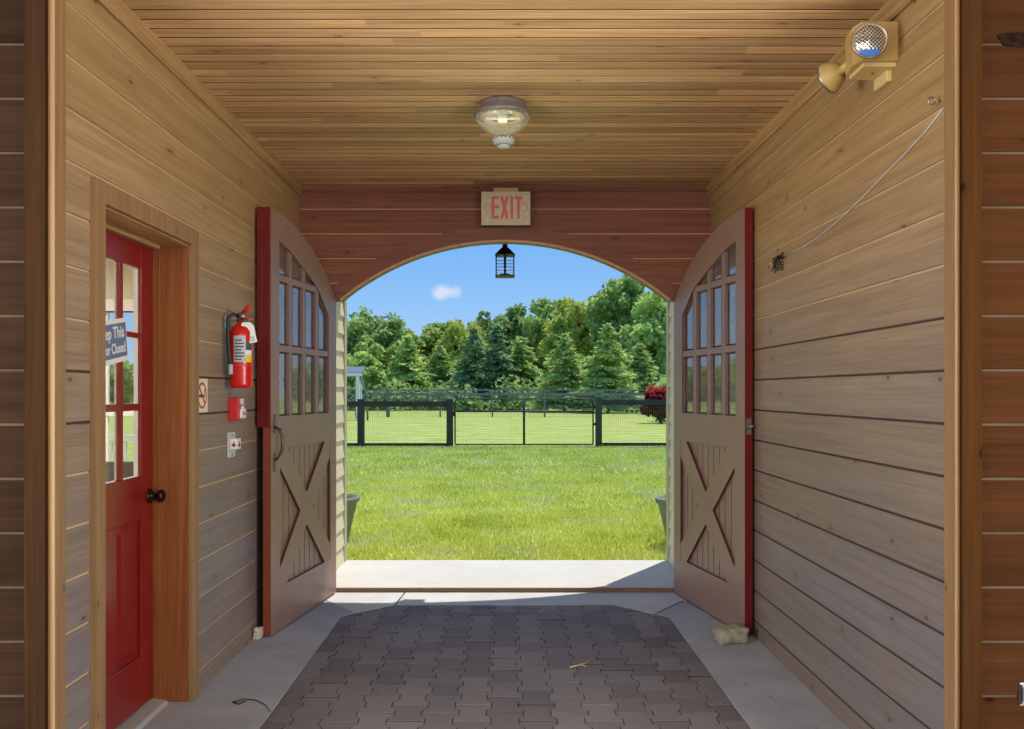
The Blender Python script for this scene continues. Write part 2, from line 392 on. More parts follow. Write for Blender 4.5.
def lawn_mat(name, blades=False):
    m, nt, n, l, b = nodes(name)
    b.inputs['Roughness'].default_value = .8; b.inputs['Specular IOR Level'].default_value = .15
    tc = n.new('ShaderNodeTexCoord')
    n1 = n.new('ShaderNodeTexNoise'); n1.inputs['Scale'].default_value = .9; n1.inputs['Detail'].default_value = 7; n1.inputs['Roughness'].default_value = .6; l.new(tc.outputs['Object'], n1.inputs['Vector'])
    n2 = n.new('ShaderNodeTexNoise'); n2.inputs['Scale'].default_value = 26; n2.inputs['Detail'].default_value = 4; l.new(tc.outputs['Object'], n2.inputs['Vector'])
    f = math_(n, l, 'MULTIPLY_ADD', n2.outputs['Fac'], .5, math_(n, l, 'MULTIPLY', n1.outputs['Fac'], .6))
    if blades:
        ge = n.new('ShaderNodeNewGeometry'); f = math_(n, l, 'MULTIPLY_ADD', ge.outputs['Random Per Island'], .35, math_(n, l, 'MULTIPLY', f, .75))
    col = ramp_(n, l, f, [(.30, rgb(112,128,48)), (.5, rgb(204,216,86)), (.72, rgb(236,238,150))])
    n4 = n.new('ShaderNodeTexNoise'); n4.inputs['Scale'].default_value = 1.2; n4.inputs['Detail'].default_value = 5; l.new(tc.outputs['Object'], n4.inputs['Vector'])
    col = mix_(n, l, range_(n, l, n4.outputs['Fac'], .52, .68, 0, .6 if blades else .22), col, rgb(214,216,190))
    hs = n.new('ShaderNodeHueSaturation'); hs.inputs['Value'].default_value = 1.0 if blades else .64; l.new(col, hs.inputs['Color'])
    l.new(hs.outputs[0], b.inputs['Base Color'])
    return m
M['lawn'] = lawn_mat('mown_lawn'); M['blade'] = lawn_mat('grass_blades', True)

# ------------------------------------------------------------------ the passage: floor
HW, D, CEIL = 1.42, 6.22, 2.81
FRONT = 2.83
def clip(poly, convex):
    """Sutherland-Hodgman against a convex counter-clockwise polygon"""
    out = poly
    for i in range(len(convex)):
        a = convex[i]; b = convex[(i+1) % len(convex)]
        def side(p): return (b[0]-a[0])*(p[1]-a[1])-(b[1]-a[1])*(p[0]-a[0])
        src, out = out, []
        for j in range(len(src)):
            p, q = src[j], src[(j+1) % len(src)]; sp, sq = side(p), side(q)
            if sp >= 0: out.append(p)
            if sp*sq < 0:
                t = sp/(sp-sq); out.append((p[0]+(q[0]-p[0])*t, p[1]+(q[1]-p[1])*t))
        if len(out) < 3: return []
    return out
PAV = [(-1.01,1.2),(1.01,1.2),(1.01,5.545),(.70,5.873),(-.72,5.873),(-1.01,5.575)]
def build_floor():
    s = MB(); s.box(-6, 6, -5, 6.25, -.25, -.0035)
    tag(obj('floor', s, plain('paver_bed', rgb(30,28,28), .95)), 'ground slab under the passage', 'floor', kind='structure')
    p = MB(); rnd = random.Random(3)
    W, Lp, a, gap = .14, .20, .011, .0019
    def prof(y):   # half-width offset of a dog-bone paver along its length, y in -1..1
        y = abs(y)
        return a if y > .66 else (-a if y < .34 else a*(2*(y-.34)/.32-1))
    ys = [-1, -.66, -.34, .34, .66, 1]
    for c in range(-8, 9):
        x = c*W
        for r in range(0, 30):
            y = 1.0+r*Lp+(Lp/2 if c % 2 else 0)
            right = [(x+W/2-gap+prof(t), y+t*(Lp/2-gap)) for t in ys]
            left = [(x-W/2+gap-prof(t), y+t*(Lp/2-gap)) for t in reversed(ys)]
            poly = clip(right+left, PAV)
            if len(poly) < 3: continue
            dz = rnd.uniform(-.0015, .0012); tx, ty = rnd.uniform(-.012,.012), rnd.uniform(-.012,.012)
            n = len(poly); k = .0016
            cx = sum(q[0] for q in poly)/n; cy = sum(q[1] for q in poly)/n
            top = [(cx+(q[0]-cx)*.988, cy+(q[1]-cy)*.988, dz+tx*(q[0]-cx)+ty*(q[1]-cy)) for q in poly]
            mid = [(q[0], q[1], t[2]-.0012) for q, t in zip(poly, top)]
            bot = [(q[0], q[1], -.014) for q in poly]
            fs = [tuple(range(n))]
            for i in range(n):
                j = (i+1) % n
                fs.append((i, i+n, j+n, j)); fs.append((i+n, i+2*n, j+2*n, j+n))
            p.add(top+mid+bot, fs); p.mi[-len(fs):] = [1 if k > 0 and k % 2 == 0 else 0 for k in range(len(fs))]
    tag(obj('floor', p, [M['paver'], plain('joint_dirt', rgb(44,40,38), .95, spec=.0)]), 'interlocking brown dog-bone pavers down the middle of the passage', 'floor', kind='structure')
    g = .004
    c = MB()
    c.prism([(-1.75,-2),(-1.01-g,-2),(-1.01-g,5.575),(-.94-g,5.79-.13),(-1.21,6.02),(-1.75,6.02)], -.1, 0)
    e = MB()
    e.prism([(-.945,5.66+g*2),(-.725,5.873+g),(-.70,6.245),(-1.75,6.245),(-1.75,6.028),(-1.205,6.028)], -.1, 0)
    e.prism([(-.715,5.873+g),(.70,5.873+g),(.93,5.64),(1.19,6.01),(1.75,6.01),(1.75,6.245),(-.69,6.245)], -.1, 0)
    c.prism([(1.01+g,-2),(1.75,-2),(1.75,6.00),(1.20,6.00),(.937,5.628),(1.01+g,5.545)], -.1, 0)
    c.box(-6, -1.755, -2, 6.2, -.1, 0); c.box(1.755, 6, -2, 2.8, -.1, 0)
    tag(obj('floor', c, M['concrete'], bevel=.002, seg=1), 'grey concrete border around the pavers', 'floor', kind='structure')
    tag(obj('floor', e, concrete('sun_lightened_concrete', rgb(200,200,198), .07), bevel=.002, seg=1), 'concrete strip between the pavers and the threshold, coloured paler for sunlight', 'floor', kind='structure')  # same concrete as the border, its colour lightened to read as sunlit
    t = MB(); t.box(-1.33, 1.345, 6.262, 7.285, -.12, .03)
    tag(obj('floor', t, M['slab'], bevel=.006), 'pale sunlit concrete threshold slab outside the arch', 'floor', kind='structure')
    t = MB(); t.box(-1.17, 1.17, 6.247, 6.262, -.1, .029)
    tag(obj('trim', t, M['soffit']), 'brown wooden strip along the front of the threshold slab', 'trim', kind='structure')
build_floor()

# ------------------------------------------------------------------ board walls
def joints(z0, z1, pitch=PITCH, off=JO):
    k = math.ceil((z0+.004-off)/pitch); out = []
    while off+k*pitch < z1-.004: out.append(off+k*pitch); k += 1
    return out
def board_profile(z0, z1, w=.0042, dp=.005):
    """(z, depth) line: flat board faces with a narrow gap at every joint, the tongue showing in it"""
    pr = [(z0, 0)]
    for z in joints(z0, z1): pr += [(z-w, 0), (z-w, dp), (z+w, dp), (z+w+.002, 0)]
    return pr+[(z1, 0)]
def wall_y(mb, x, sign, y0, y1, z0, z1, dark, thick=.12):
    """a board wall running along y, its face at x looking towards sign"""
    pr = board_profile(z0, z1)
    poly = [(x-sign*d, z) for z, d in pr]+[(x-sign*thick, z1), (x-sign*thick, z0)]
    mb.prism(poly, y0, y1, 'y')
    for z in joints(z0, z1):
        mb.cur = 2 if dark(z) else 1
        a, b = sorted((x-sign*.0046, x-sign*.006)); mb.box(a, b, y0, y1, z-.0042, z+.0042); mb.cur = 0
def wall_x(mb, y, x0, x1, z0, z1, thick=.12):
    """a board wall running along x, its face at y looking at the camera"""
    pr = board_profile(z0, z1)
    poly = [(y+d, z) for z, d in pr]+[(y+thick, z1), (y+thick, z0)]
    mb.prism(poly, x0, x1, 'x')
    for z in joints(z0, z1): mb.cur = 1; mb.box(x0, x1, y+.0046, y+.006, z-.0042, z+.0042); mb.cur = 0

DY0, DY1, DZ = 3.154, 4.040, 2.05        # the red door's opening in the left wall
w = MB(); dk = lambda z: 1.2 < z < 1.5
wall_y(w, -HW, 1, FRONT+.02, DY0-.01, 0, CEIL, dk); wall_y(w, -HW, 1, DY0-.01, DY1+.01, DZ+.01, CEIL, dk); wall_y(w, -HW, 1, DY1+.01, 6.34, 0, CEIL, dk)
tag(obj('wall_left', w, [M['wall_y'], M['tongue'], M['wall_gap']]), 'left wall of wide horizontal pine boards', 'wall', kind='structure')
w = MB(); wall_y(w, HW, -1, FRONT+.02, 6.34, 0, CEIL, lambda z: z < 1.7)
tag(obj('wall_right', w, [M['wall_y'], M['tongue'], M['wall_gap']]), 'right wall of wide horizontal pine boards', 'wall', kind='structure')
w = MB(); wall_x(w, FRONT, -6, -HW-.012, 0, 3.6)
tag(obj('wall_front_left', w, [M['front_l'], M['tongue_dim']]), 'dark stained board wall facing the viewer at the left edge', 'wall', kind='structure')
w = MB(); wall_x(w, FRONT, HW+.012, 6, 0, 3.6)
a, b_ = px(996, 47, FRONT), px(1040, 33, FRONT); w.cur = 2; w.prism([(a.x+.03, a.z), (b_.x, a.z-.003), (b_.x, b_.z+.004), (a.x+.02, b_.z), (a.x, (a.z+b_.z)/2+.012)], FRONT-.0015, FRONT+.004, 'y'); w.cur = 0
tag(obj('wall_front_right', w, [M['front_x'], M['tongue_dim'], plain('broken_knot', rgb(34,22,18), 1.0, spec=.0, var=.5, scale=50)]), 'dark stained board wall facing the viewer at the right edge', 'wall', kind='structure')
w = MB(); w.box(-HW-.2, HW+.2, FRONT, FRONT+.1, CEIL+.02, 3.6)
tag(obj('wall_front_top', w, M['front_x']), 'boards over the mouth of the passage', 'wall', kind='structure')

# ceiling boards run across
def build_ceiling():
    pr = []; y = FRONT+.0; pitch = .088
    k0 = math.floor(y/pitch)
    pts = [(y, CEIL)]
    k = k0+1
    while k*pitch < 6.3:
        c = k*pitch; pts += [(c-.0063, CEIL), (c-.0063, CEIL+.016), (c+.0063, CEIL+.016), (c+.0063, CEIL)]; k += 1
    pts += [(6.34, CEIL), (6.34, CEIL+.06), (y, CEIL+.06)]
    m = MB(); m.prism(pts, -HW-.1, HW+.1, 'x'); m.cur = 1
    for k in range(k0+1, int(6.3/pitch)+1): m.box(-HW-.1, HW+.1, k*pitch-.0062, k*pitch+.0062, CEIL+.0012, CEIL+.0155)
    tag(obj('ceiling', m, [M['ceil'], plain('dark_gap', rgb(70,38,18), .8)]), 'varnished narrow-board wooden ceiling', 'ceiling', kind='structure')
build_ceiling()
# cornice strips, corner boards
def cornice(sign):
    m = MB(); x = sign*HW
    poly = [(x, 2.748), (x-sign*.012, 2.748), (x-sign*.018, 2.756), (x-sign*.018, 2.772), (x-sign*.030, 2.79), (x-sign*.030, CEIL), (x, CEIL)]
    m.prism(poly, FRONT+.085, D, 'y'); return m
tag(obj('trim_left_cornice', cornice(-1), M['trim_y']), 'cornice strip along the top of the left wall', 'trim', kind='structure')
tag(obj('trim_right_cornice', cornice(1), M['trim_y']), 'cornice strip along the top of the right wall', 'trim', kind='structure')
for sgn, side in ((-1, 'left'), (1, 'right')):
    m = MB(); x = sgn*HW; a, b_ = sorted((x-sgn*.008, x+sgn*.02)); m.box(a, b_, FRONT-.006, FRONT+.066, 0, CEIL)
    tag(obj('trim_%s_corner' % side, m, M['trim_z'], bevel=.003), 'light corner board at the %s end of the passage wall' % side, 'trim', kind='structure')
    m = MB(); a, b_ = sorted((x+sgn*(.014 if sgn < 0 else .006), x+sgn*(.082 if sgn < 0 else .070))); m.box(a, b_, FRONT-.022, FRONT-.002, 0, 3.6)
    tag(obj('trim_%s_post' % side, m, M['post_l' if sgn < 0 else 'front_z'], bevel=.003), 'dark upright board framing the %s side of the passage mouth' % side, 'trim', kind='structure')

# ------------------------------------------------------------------ back wall with the arch
AH, SPR, CRN = 1.14, 2.026, 2.436
JW = 1.205
AR = (AH*AH+(CRN-SPR)**2)/(2*(CRN-SPR)); AC = CRN-AR
def arch_z(x, R=AR, c=AC): return c+math.sqrt(max(0, R*R-x*x))
def arch_x(z, R=AR, c=AC): return math.sqrt(max(0, R*R-(z-c)**2))
def build_back():
    m = MB(); js = [0]+joints(0, CEIL)+[CEIL]; g = .003
    for z0, z1 in zip(js[:-1], js[1:]):
        a, b = z0+g, z1-g
        if a >= CRN:
            m.box(-HW, HW, D, D+.03, a, b); continue
        for s in (-1, 1):
            zs = [a+(min(b, CRN)-a)*i/8 for i in range(9)]
            inner = [(arch_x(z) if z > SPR else JW, z) for z in zs]
            poly = [(HW, a)]+inner+([(0, b)] if b > CRN else [])+[(HW, b)]
            m.prism([(s*p[0], p[1]) for p in poly], D, D+.03, 'y')
    xs = [AH*math.cos(PI*i/48) for i in range(49)]
    hole = [(AH+.004, 0)]+[((AH+.004)*math.cos(PI*i/48), 0) for i in range(0)]
    top = [(x, arch_z(x)+.004) for x in [AH-2*AH*i/48 for i in range(49)]]
    for i in range(48):   # sheathing behind the boards, in upright strips over the arch
        (xa, za), (xb, zb) = top[i], top[i+1]
        m.prism([(xa, za), (xa, CEIL), (xb, CEIL), (xb, zb)], D+.02, D+.09, 'y')
    m.box(-HW-.1, -JW, D+.02, D+.09, 0, CEIL); m.box(JW, HW+.1, D+.02, D+.09, 0, CEIL)
    m.box(-JW, -AH-.004, D+.02, D+.09, SPR-.004, CEIL); m.box(AH+.004, JW, D+.02, D+.09, SPR-.004, CEIL)
    m.cur = 1
    for z in joints(0, CEIL):
        if z < CRN and z > SPR:
            for q in (-1, 1):
                a, b = sorted((q*(arch_x(z)+.05), q*HW)); m.box(a, b, D+.0035, D+.02, z-.0032, z+.0032)
        elif z >= CRN: m.box(-HW, HW, D+.0035, D+.02, z-.0032, z+.0032)
    m.cur = 0
    tag(obj('wall_back', m, [M['back_x'], M['tongue_red']]), 'red-brown board wall around the arched opening', 'wall', kind='structure')
    def ring(r0, r1, y0, y1, half):
        q = MB(); n = 48; A = math.asin(half/AR)
        th = [-A+2*A*i/n for i in range(n+1)]
        for i in range(n):
            pts = []
            for r, t in ((r0, th[i]), (r1, th[i]), (r1, th[i+1]), (r0, th[i+1])): pts.append((r*math.sin(t), AC+r*math.cos(t)))
            q.prism(pts, y0, y1, 'y')
        return q
    q = ring(AR-.002, AR+.095, D-.014, D+.01, AH)
    bmesh_merge = q
    tag(obj('trim_arch_casing', q, M['arch']), 'curved red-brown casing board around the arch', 'trim', kind='structure')
    q = ring(AR-.013, AR+.003, D-.022, D-.012, AH)
    tag(obj('trim_arch_bead', q, M['tan_edge']), 'light tan bead along the arch', 'trim', kind='structure')
    q = ring(AR-.010, AR+.004, D-.0118, D+.09, AH)
    for s in (-1, 1):
        a, b = sorted((s*(JW-.01), s*(JW+.006))); q.box(a, b, D+.02, D+.09, 0, SPR)
    tag(obj('trim_arch_edge', q, M['soffit']), 'tan edge lining the underside of the arch', 'trim', kind='structure')
build_back()
m = MB(); m.box(-HW+.03, HW-.03, D-.016, D, 2.772, CEIL)
tag(obj('trim_back', m, M['back_x']), 'narrow strip where the back wall meets the ceiling', 'trim', kind='structure')

# ------------------------------------------------------------------ the porch outside the arch: clapboard cheeks, corner boards, outer arch
PX, PY = 1.29, 7.27
def clapboard(sign):
    m = MB(); PX = 1.30 if sign < 0 else 1.325; z = .03; poly = []
    while z < 3.3:
        z1 = min(z+.14, 3.3); poly += [(sign*(PX-.018), z), (sign*(PX-.003), z1)]; z += .14
    poly += [(sign*(PX+.028), 3.3), (sign*(PX+.028), .03)]
    m.prism(poly, 6.32, PY, 'y'); return m
tag(obj('wall_porch_left', clapboard(-1), M['cream_paint']), 'sunlit cream clapboard cheek left of the opening', 'wall', kind='structure')
tag(obj('wall_porch_right', clapboard(1), M['cream_paint']), 'shaded cream clapboard cheek right of the opening', 'wall', kind='structure')
for s, side in ((-1, 'left'), (1, 'right')):
    m = MB(); a, b = sorted((s*((1.30 if s < 0 else 1.325)-.022), s*(PX+.10))); m.box(a, b, PY-.085, PY+.012, .0, 2.21)
    tag(obj('trim_porch_%s' % side, m, M['trim_paint'], bevel=.003), 'khaki corner board at the outer %s edge of the porch' % side, 'trim', kind='structure')
def build_outer():
    H, sp, cr = PX+.04, 2.22, 3.17; R = (H*H+(cr-sp)**2)/(2*(cr-sp)); c = cr-R; m = MB(); n = 40
    xs = [H-2*H*i/n for i in range(n+1)]
    for i in range(n):
        xa, xb = xs[i], xs[i+1]; za, zb = c+math.sqrt(R*R-xa*xa), c+math.sqrt(R*R-xb*xb)
        m.prism([(xa, za), (xa, 5.2), (xb, 5.2), (xb, zb)], PY-.12, PY, 'y')
    m.box(H, 9, PY-.12, PY, -.1, 5.2)
    # left part holds the room's window
    m.box(-1.72, -H, PY-.12, PY, -.1, 5.2); m.box(-9, -5.1, PY-.12, PY, -.1, 5.2)
    m.box(-5.1, -1.72, PY-.12, PY, -.1, .45); m.box(-5.1, -1.72, PY-.12, PY, 2.03, 5.2)
    tag(obj('wall_outer', m, M['cream_paint']), 'outer gable wall of the barn seen edge-on at the porch', 'wall', kind='structure')
    q = MB(); q.box(-1.5, 1.5, 6.315, PY-.12, 3.42, 3.5); q.box(-1.5, 1.5, 6.315, 6.42, 2.81, 3.42)
    q.box(-HW, -PX-.05, 6.315, PY-.12, 0, 3.42); q.box(PX+.05, HW, 6.315, PY-.12, 0, 3.42)
    tag(obj('ceiling_porch', q, M['barrier']), 'porch ceiling above the lantern', 'ceiling', kind='structure')
    r = MB(); r.box(-9, 9, -6, PY-.13, 3.9, 4.0)
    tag(obj('roof', r, M['barrier']), 'barn roof over the passage', 'roof', kind='structure')
build_outer()

# ------------------------------------------------------------------ the red door: casing, jamb, leaf
XC = -HW+.022
m = MB()
m.box(-HW-.002, XC, DY0-.075, DY0, 0, DZ+.075); m.box(-HW-.002, XC, DY1, DY1+.075, 0, DZ+.075); m.box(-HW-.002, XC, DY0, DY1, DZ, DZ+.075)
tag(obj('trim_door_casing', m, M['trim_z'], bevel=.003), 'pine casing around the red door', 'trim', kind='structure')
XD = -1.575                       # face of the red door
m = MB()
m.box(-1.66, -HW-.002, DY1-.004, DY1+.02, 0, DZ+.02); m.box(-1.66, -HW-.002, DY0-.02, DY0+.004, 0, DZ+.02)
m.box(XD+.0, XD+.035, DY1-.022, DY1-.004, 0, DZ); m.box(XD+.0, XD+.035, DY0+.004, DY0+.022, 0, DZ)
tag(obj('trim_door_jamb', m, M['jamb'], bevel=.002), 'orange cedar jamb beside the red door', 'trim', kind='structure')
m = MB(); m.box(-1.66, -HW-.002, DY0, DY1, DZ-.006, DZ+.02); m.box(XD, XD+.035, DY0, DY1, DZ-.024, DZ-.006)
tag(obj('trim_door_head', m, M['trim_y'], bevel=.002), 'pine head board above the red door', 'trim', kind='structure')
m = MB(); m.prism([(-1.68, 0), (-1.50, 0), (-1.515, .014), (-1.57, .022), (-1.68, .022)], DY0, DY1-.02, 'y')
tag(obj('trim_door_sill', m, plain('sill_metal', rgb(168,168,164), .5)), 'metal sill under the red door', 'trim', kind='structure')
def build_red_door():
    off = (XD, 3.16, .025)
    t = thing('door_1', 'red painted nine-pane door in the left wall', 'door', off, kind='structure')
    y0, y1, z0, z1 = 3.160, 4.030, .028, 2.038; xm = XD-.014
    ys = [3.277, 3.454, 3.500, 3.677, 3.723, 3.900]; zs = [1.026, 1.310, 1.340, 1.622, 1.645, 1.923]
    x0, x1 = XD-.036, XD
    for a, b, nm, mt in ((xm, x1, 'frame', M['red_paint']), (x0, xm-.003, 'inner_frame', M['white_paint'])):
        m = MB(); m.box(a, b, y0, ys[0], z0, z1); m.box(a, b, ys[5], y1, z0, z1)
        m.box(a, b, ys[0], ys[5], zs[5], z1); m.box(a, b, ys[0], ys[5], .84, zs[0]); m.box(a, b, ys[0], ys[5], z0, .248)
        m.box(a, b, 3.535, 3.653, .248, .84)
        o = obj(nm, m, mt, t, off, bevel=.003)
    o['label'] = 'white painted room side of the door'
    m = MB()
    for a, b in ((3.277, 3.535), (3.653, 3.900)):
        m.box(x0+.008, x1-.014, a, b, .248, .84)
        m.prism([(a+.02, .268), (b-.02, .268), (b-.02, .82), (a+.02, .82)], x1-.014, x1-.013, 'x')
        for k, (i, xx) in enumerate(((.028, x1-.014), (.055, x1-.004))): pass
        vs = [(x1-.014, a+.02, .268), (x1-.014, b-.02, .268), (x1-.014, b-.02, .82), (x1-.014, a+.02, .82),
              (x1-.003, a+.05, .298), (x1-.003, b-.05, .298), (x1-.003, b-.05, .79), (x1-.003, a+.05, .79)]
        m.add(vs, [(4,5,6,7),(0,1,5,4),(1,2,6,5),(2,3,7,6),(3,0,4,7)])
    obj('raised_panel', m, M['red_paint'], t, off)
    for u, w_, nm, mt in ((xm, x1-.002, 'muntin', M['red_paint']), (x0+.008, xm-.003, 'inner_muntin', M['white_paint'])):
        m = MB(); k = .004 if nm == 'muntin' else .012
        for a, b in ((ys[1], ys[2]), (ys[3], ys[4])): m.box(u, w_, a+k, b-k, zs[0], zs[5])
        for a, b in ((zs[1], zs[2]), (zs[3], zs[4])): m.box(u, w_, ys[0], ys[5], a, b) if nm != 'muntin' else m.box(u, w_-.0012, ys[0], ys[5], a, b)
        obj(nm, m, mt, t, off, bevel=.003)
    m = MB(); m.box(xm-.0028, xm-.0002, ys[0], ys[5], zs[0], zs[5])
    obj('glass_pane', m, M['thin_glass'], t, off)
    m = MB(); Mx = Matrix.Translation((XD, 3.985, .93)) @ Matrix.Rotation(PI/2, 4, 'Y')
    m.lathe([(.0, 0), (.033, .0), (.033, .004), (.029, .009), (.013, .012), (.011, .03), (.016, .036), (.026, .044), (.029, .053), (.026, .062), (.014, .069), (0, .071)], M=Mx)
    h = obj('door_knob', m, M['bronze'], t, off); h['label'] = 'dark bronze door knob'
build_red_door()
# paper notice taped on the glass
def text_mesh(s, size, sx=1.0, depth=.0006, bold=.0, align='CENTER'):
    cu = bpy.data.curves.new('lettering', 'FONT'); cu.body = s; cu.size = size; cu.extrude = depth; cu.offset = bold
    cu.align_x = align; cu.align_y = 'CENTER'; cu.resolution_u = 3
    o = bpy.data.objects.new('lettering', cu); COL.objects.link(o)
    dg = bpy.context.evaluated_depsgraph_get(); dg.update()
    me = bpy.data.meshes.new_from_object(o.evaluated_get(dg)); bpy.data.objects.remove(o)
    if sx != 1.0:
        for v in me.vertices: v.co.x *= sx
    return me
def lettering(name, s, size, mat, parent, Mx, sx=1.0, bold=0.0, align='CENTER', depth=.0006):
    me = text_mesh(s, size, sx, depth, bold, align); me.transform(Mx); me.name = name
    o = bpy.data.objects.new(name, me); COL.objects.link(o); me.materials.clear(); me.materials.append(mat); o.parent = parent; return o
def face_px(loc, rot=0):   # a frame whose x runs towards +y and whose normal is +x (for things on the left wall)
    return Matrix.Translation(loc) @ Matrix.Rotation(rot, 4, 'X') @ Matrix(((0,0,1,0),(1,0,0,0),(0,1,0,0),(0,0,0,1)))
def face_my(loc):          # normal -y: facing the camera
    return Matrix.Translation(loc) @ Matrix.Rotation(PI/2, 4, 'X')
def build_notice():
    off = (XD+.003, 3.595, 1.59); t = thing('paper_sign', 'tilted blue-grey paper notice taped on the red door glass', 'sign', off)
    R = Matrix.Rotation(math.radians(8.5), 4, 'X')
    m = MB(); m.box(0, .001, -.145, .145, -.088, .088, M=R); obj('paper_border', m, M['white_print'], t)
    m = MB(); m.box(.001, .0016, -.14, .14, -.068, .07, M=R); obj('paper', m, M['blue_paper'], t)
    lettering('lettering', 'Keep This', .066, M['white_print'], t, R @ face_px((.0018, -.005, .032)), sx=.92, bold=.001)
    lettering('lettering', 'Door Closed', .058, M['white_print'], t, R @ face_px((.0018, 0, -.032)), sx=.80, bold=.001)
build_notice()

# ------------------------------------------------------------------ room behind the red door
def build_room():
    m = MB(); m.box(-5.2, -1.66, 2.96, 3.05, 0, 2.5)
    tag(obj('wall_room_near', m, M['room_wall']), 'near wall of the room behind the red door', 'wall', kind='structure')
    m = MB(); m.box(-5.2, -1.60, 3.0, PY, 2.44, 2.5)
    tag(obj('ceiling_room', m, M['room_wall']), 'cream ceiling of the room behind the red door', 'ceiling', kind='structure')
    m = MB(); m.box(-5.2, -1.55, PY-.15, PY-.122, 2.03, 2.5); m.box(-5.2, -1.55, PY-.15, PY-.122, 0, .45); m.box(-1.72, -1.55, PY-.15, PY-.122, 0, 2.5)
    tag(obj('wall_room_far', m, M['room_wall']), 'cream wall around the window of the room behind the red door', 'wall', kind='structure')
    m = MB(); m.box(-1.60, -1.56, 4.10, PY, 0, 2.5)
    tag(obj('wall_room_side', m, M['room_wall']), 'room side of the passage wall', 'wall', kind='structure')
    off = (-3.4, PY, .45); t = thing('window_1', 'white framed window seen through the red door glass', 'window', off, kind='structure')
    m = MB(); m.box(-5.1, -1.72, PY-.18, PY-.02, 2.03, 2.12); m.box(-5.1, -1.72, PY-.2, PY+.03, .40, .45)
    for x in (-5.06, -4.20, -3.62, -2.70, -1.74): m.box(x-.05, x+.05, PY-.10, PY-.02, .45, 2.03)
    m.box(-5.1, -1.72, PY-.09, PY-.03, 1.20, 1.26)
    for x in (-4.6, -3.90, -3.19, -2.22): m.box(x-.015, x+.015, PY-.075, PY-.045, .45, 2.03)
    obj('window_frame', m, M['white_paint'], t, off)
    m = MB(); m.box(-5.1, -1.72, PY-.063, PY-.057, .45, 2.03); obj('window_pane', m, M['clear_glass'], t, off)
    # porch railing outside that window, and a chair inside
    off = (-3.6, 8.6, 0); t = thing('porch_railing', 'white railing outdoors seen through the red door glass', 'railing', off)
    m = MB(); m.box(-6, -2.2, 8.56, 8.64, .92, .98); m.box(-6, -2.2, 8.57, 8.63, .16, .21); obj('rail', m, M['white_paint'], t, off)
    m = MB()
    for i in range(28): m.box(-5.95+i*.135, -5.91+i*.135, 8.58, 8.62, .18, .94)
    obj('balusters', m, M['white_paint'], t, off)
    for x in (-2.22, -6.0):
        m = MB(); m.box(x-.06, x+.06, 8.54, 8.66, -.01, 1.06); obj('post', m, M['white_paint'], t, off)
    off = (-2.42, 5.9, 0); t = thing('side_chair', 'dark chair in the room behind the red door', 'chair', off)
    for sx in (-1, 1):
        for sy in (-1, 1):
            q = MB(); q.box(-2.42+sx*.2-.018, -2.42+sx*.2+.018, 5.9+sy*.2-.018, 5.9+sy*.2+.018, 0, .45 if sy > 0 else .96); obj('leg', q, M['shed_dark'], t, off)
    q = MB(); q.box(-2.64, -2.2, 5.68, 6.12, .43, .47); obj('seat', q, M['shed_dark'], t, off, bevel=.01)
    q = MB(); q.box(-2.6, -2.24, 5.69, 5.71, .62, .95); obj('backrest', q, M['shed_dark'], t, off, bevel=.006)
    m = MB(); m.box(-5.2, -1.60, 3.05, PY-.15, .0, .012)
    tag(obj('floor_room', m, M['trim_y']), 'board floor of the room behind the red door', 'floor', kind='structure')
build_room()
area('room_fill', (-3.4, 5.0, 2.40), (-3.4, 5.0, 0), 1.6, 1.6, 120, (1.0, 0.95, 0.86))  # unseen fill light added to brighten the room behind the glass

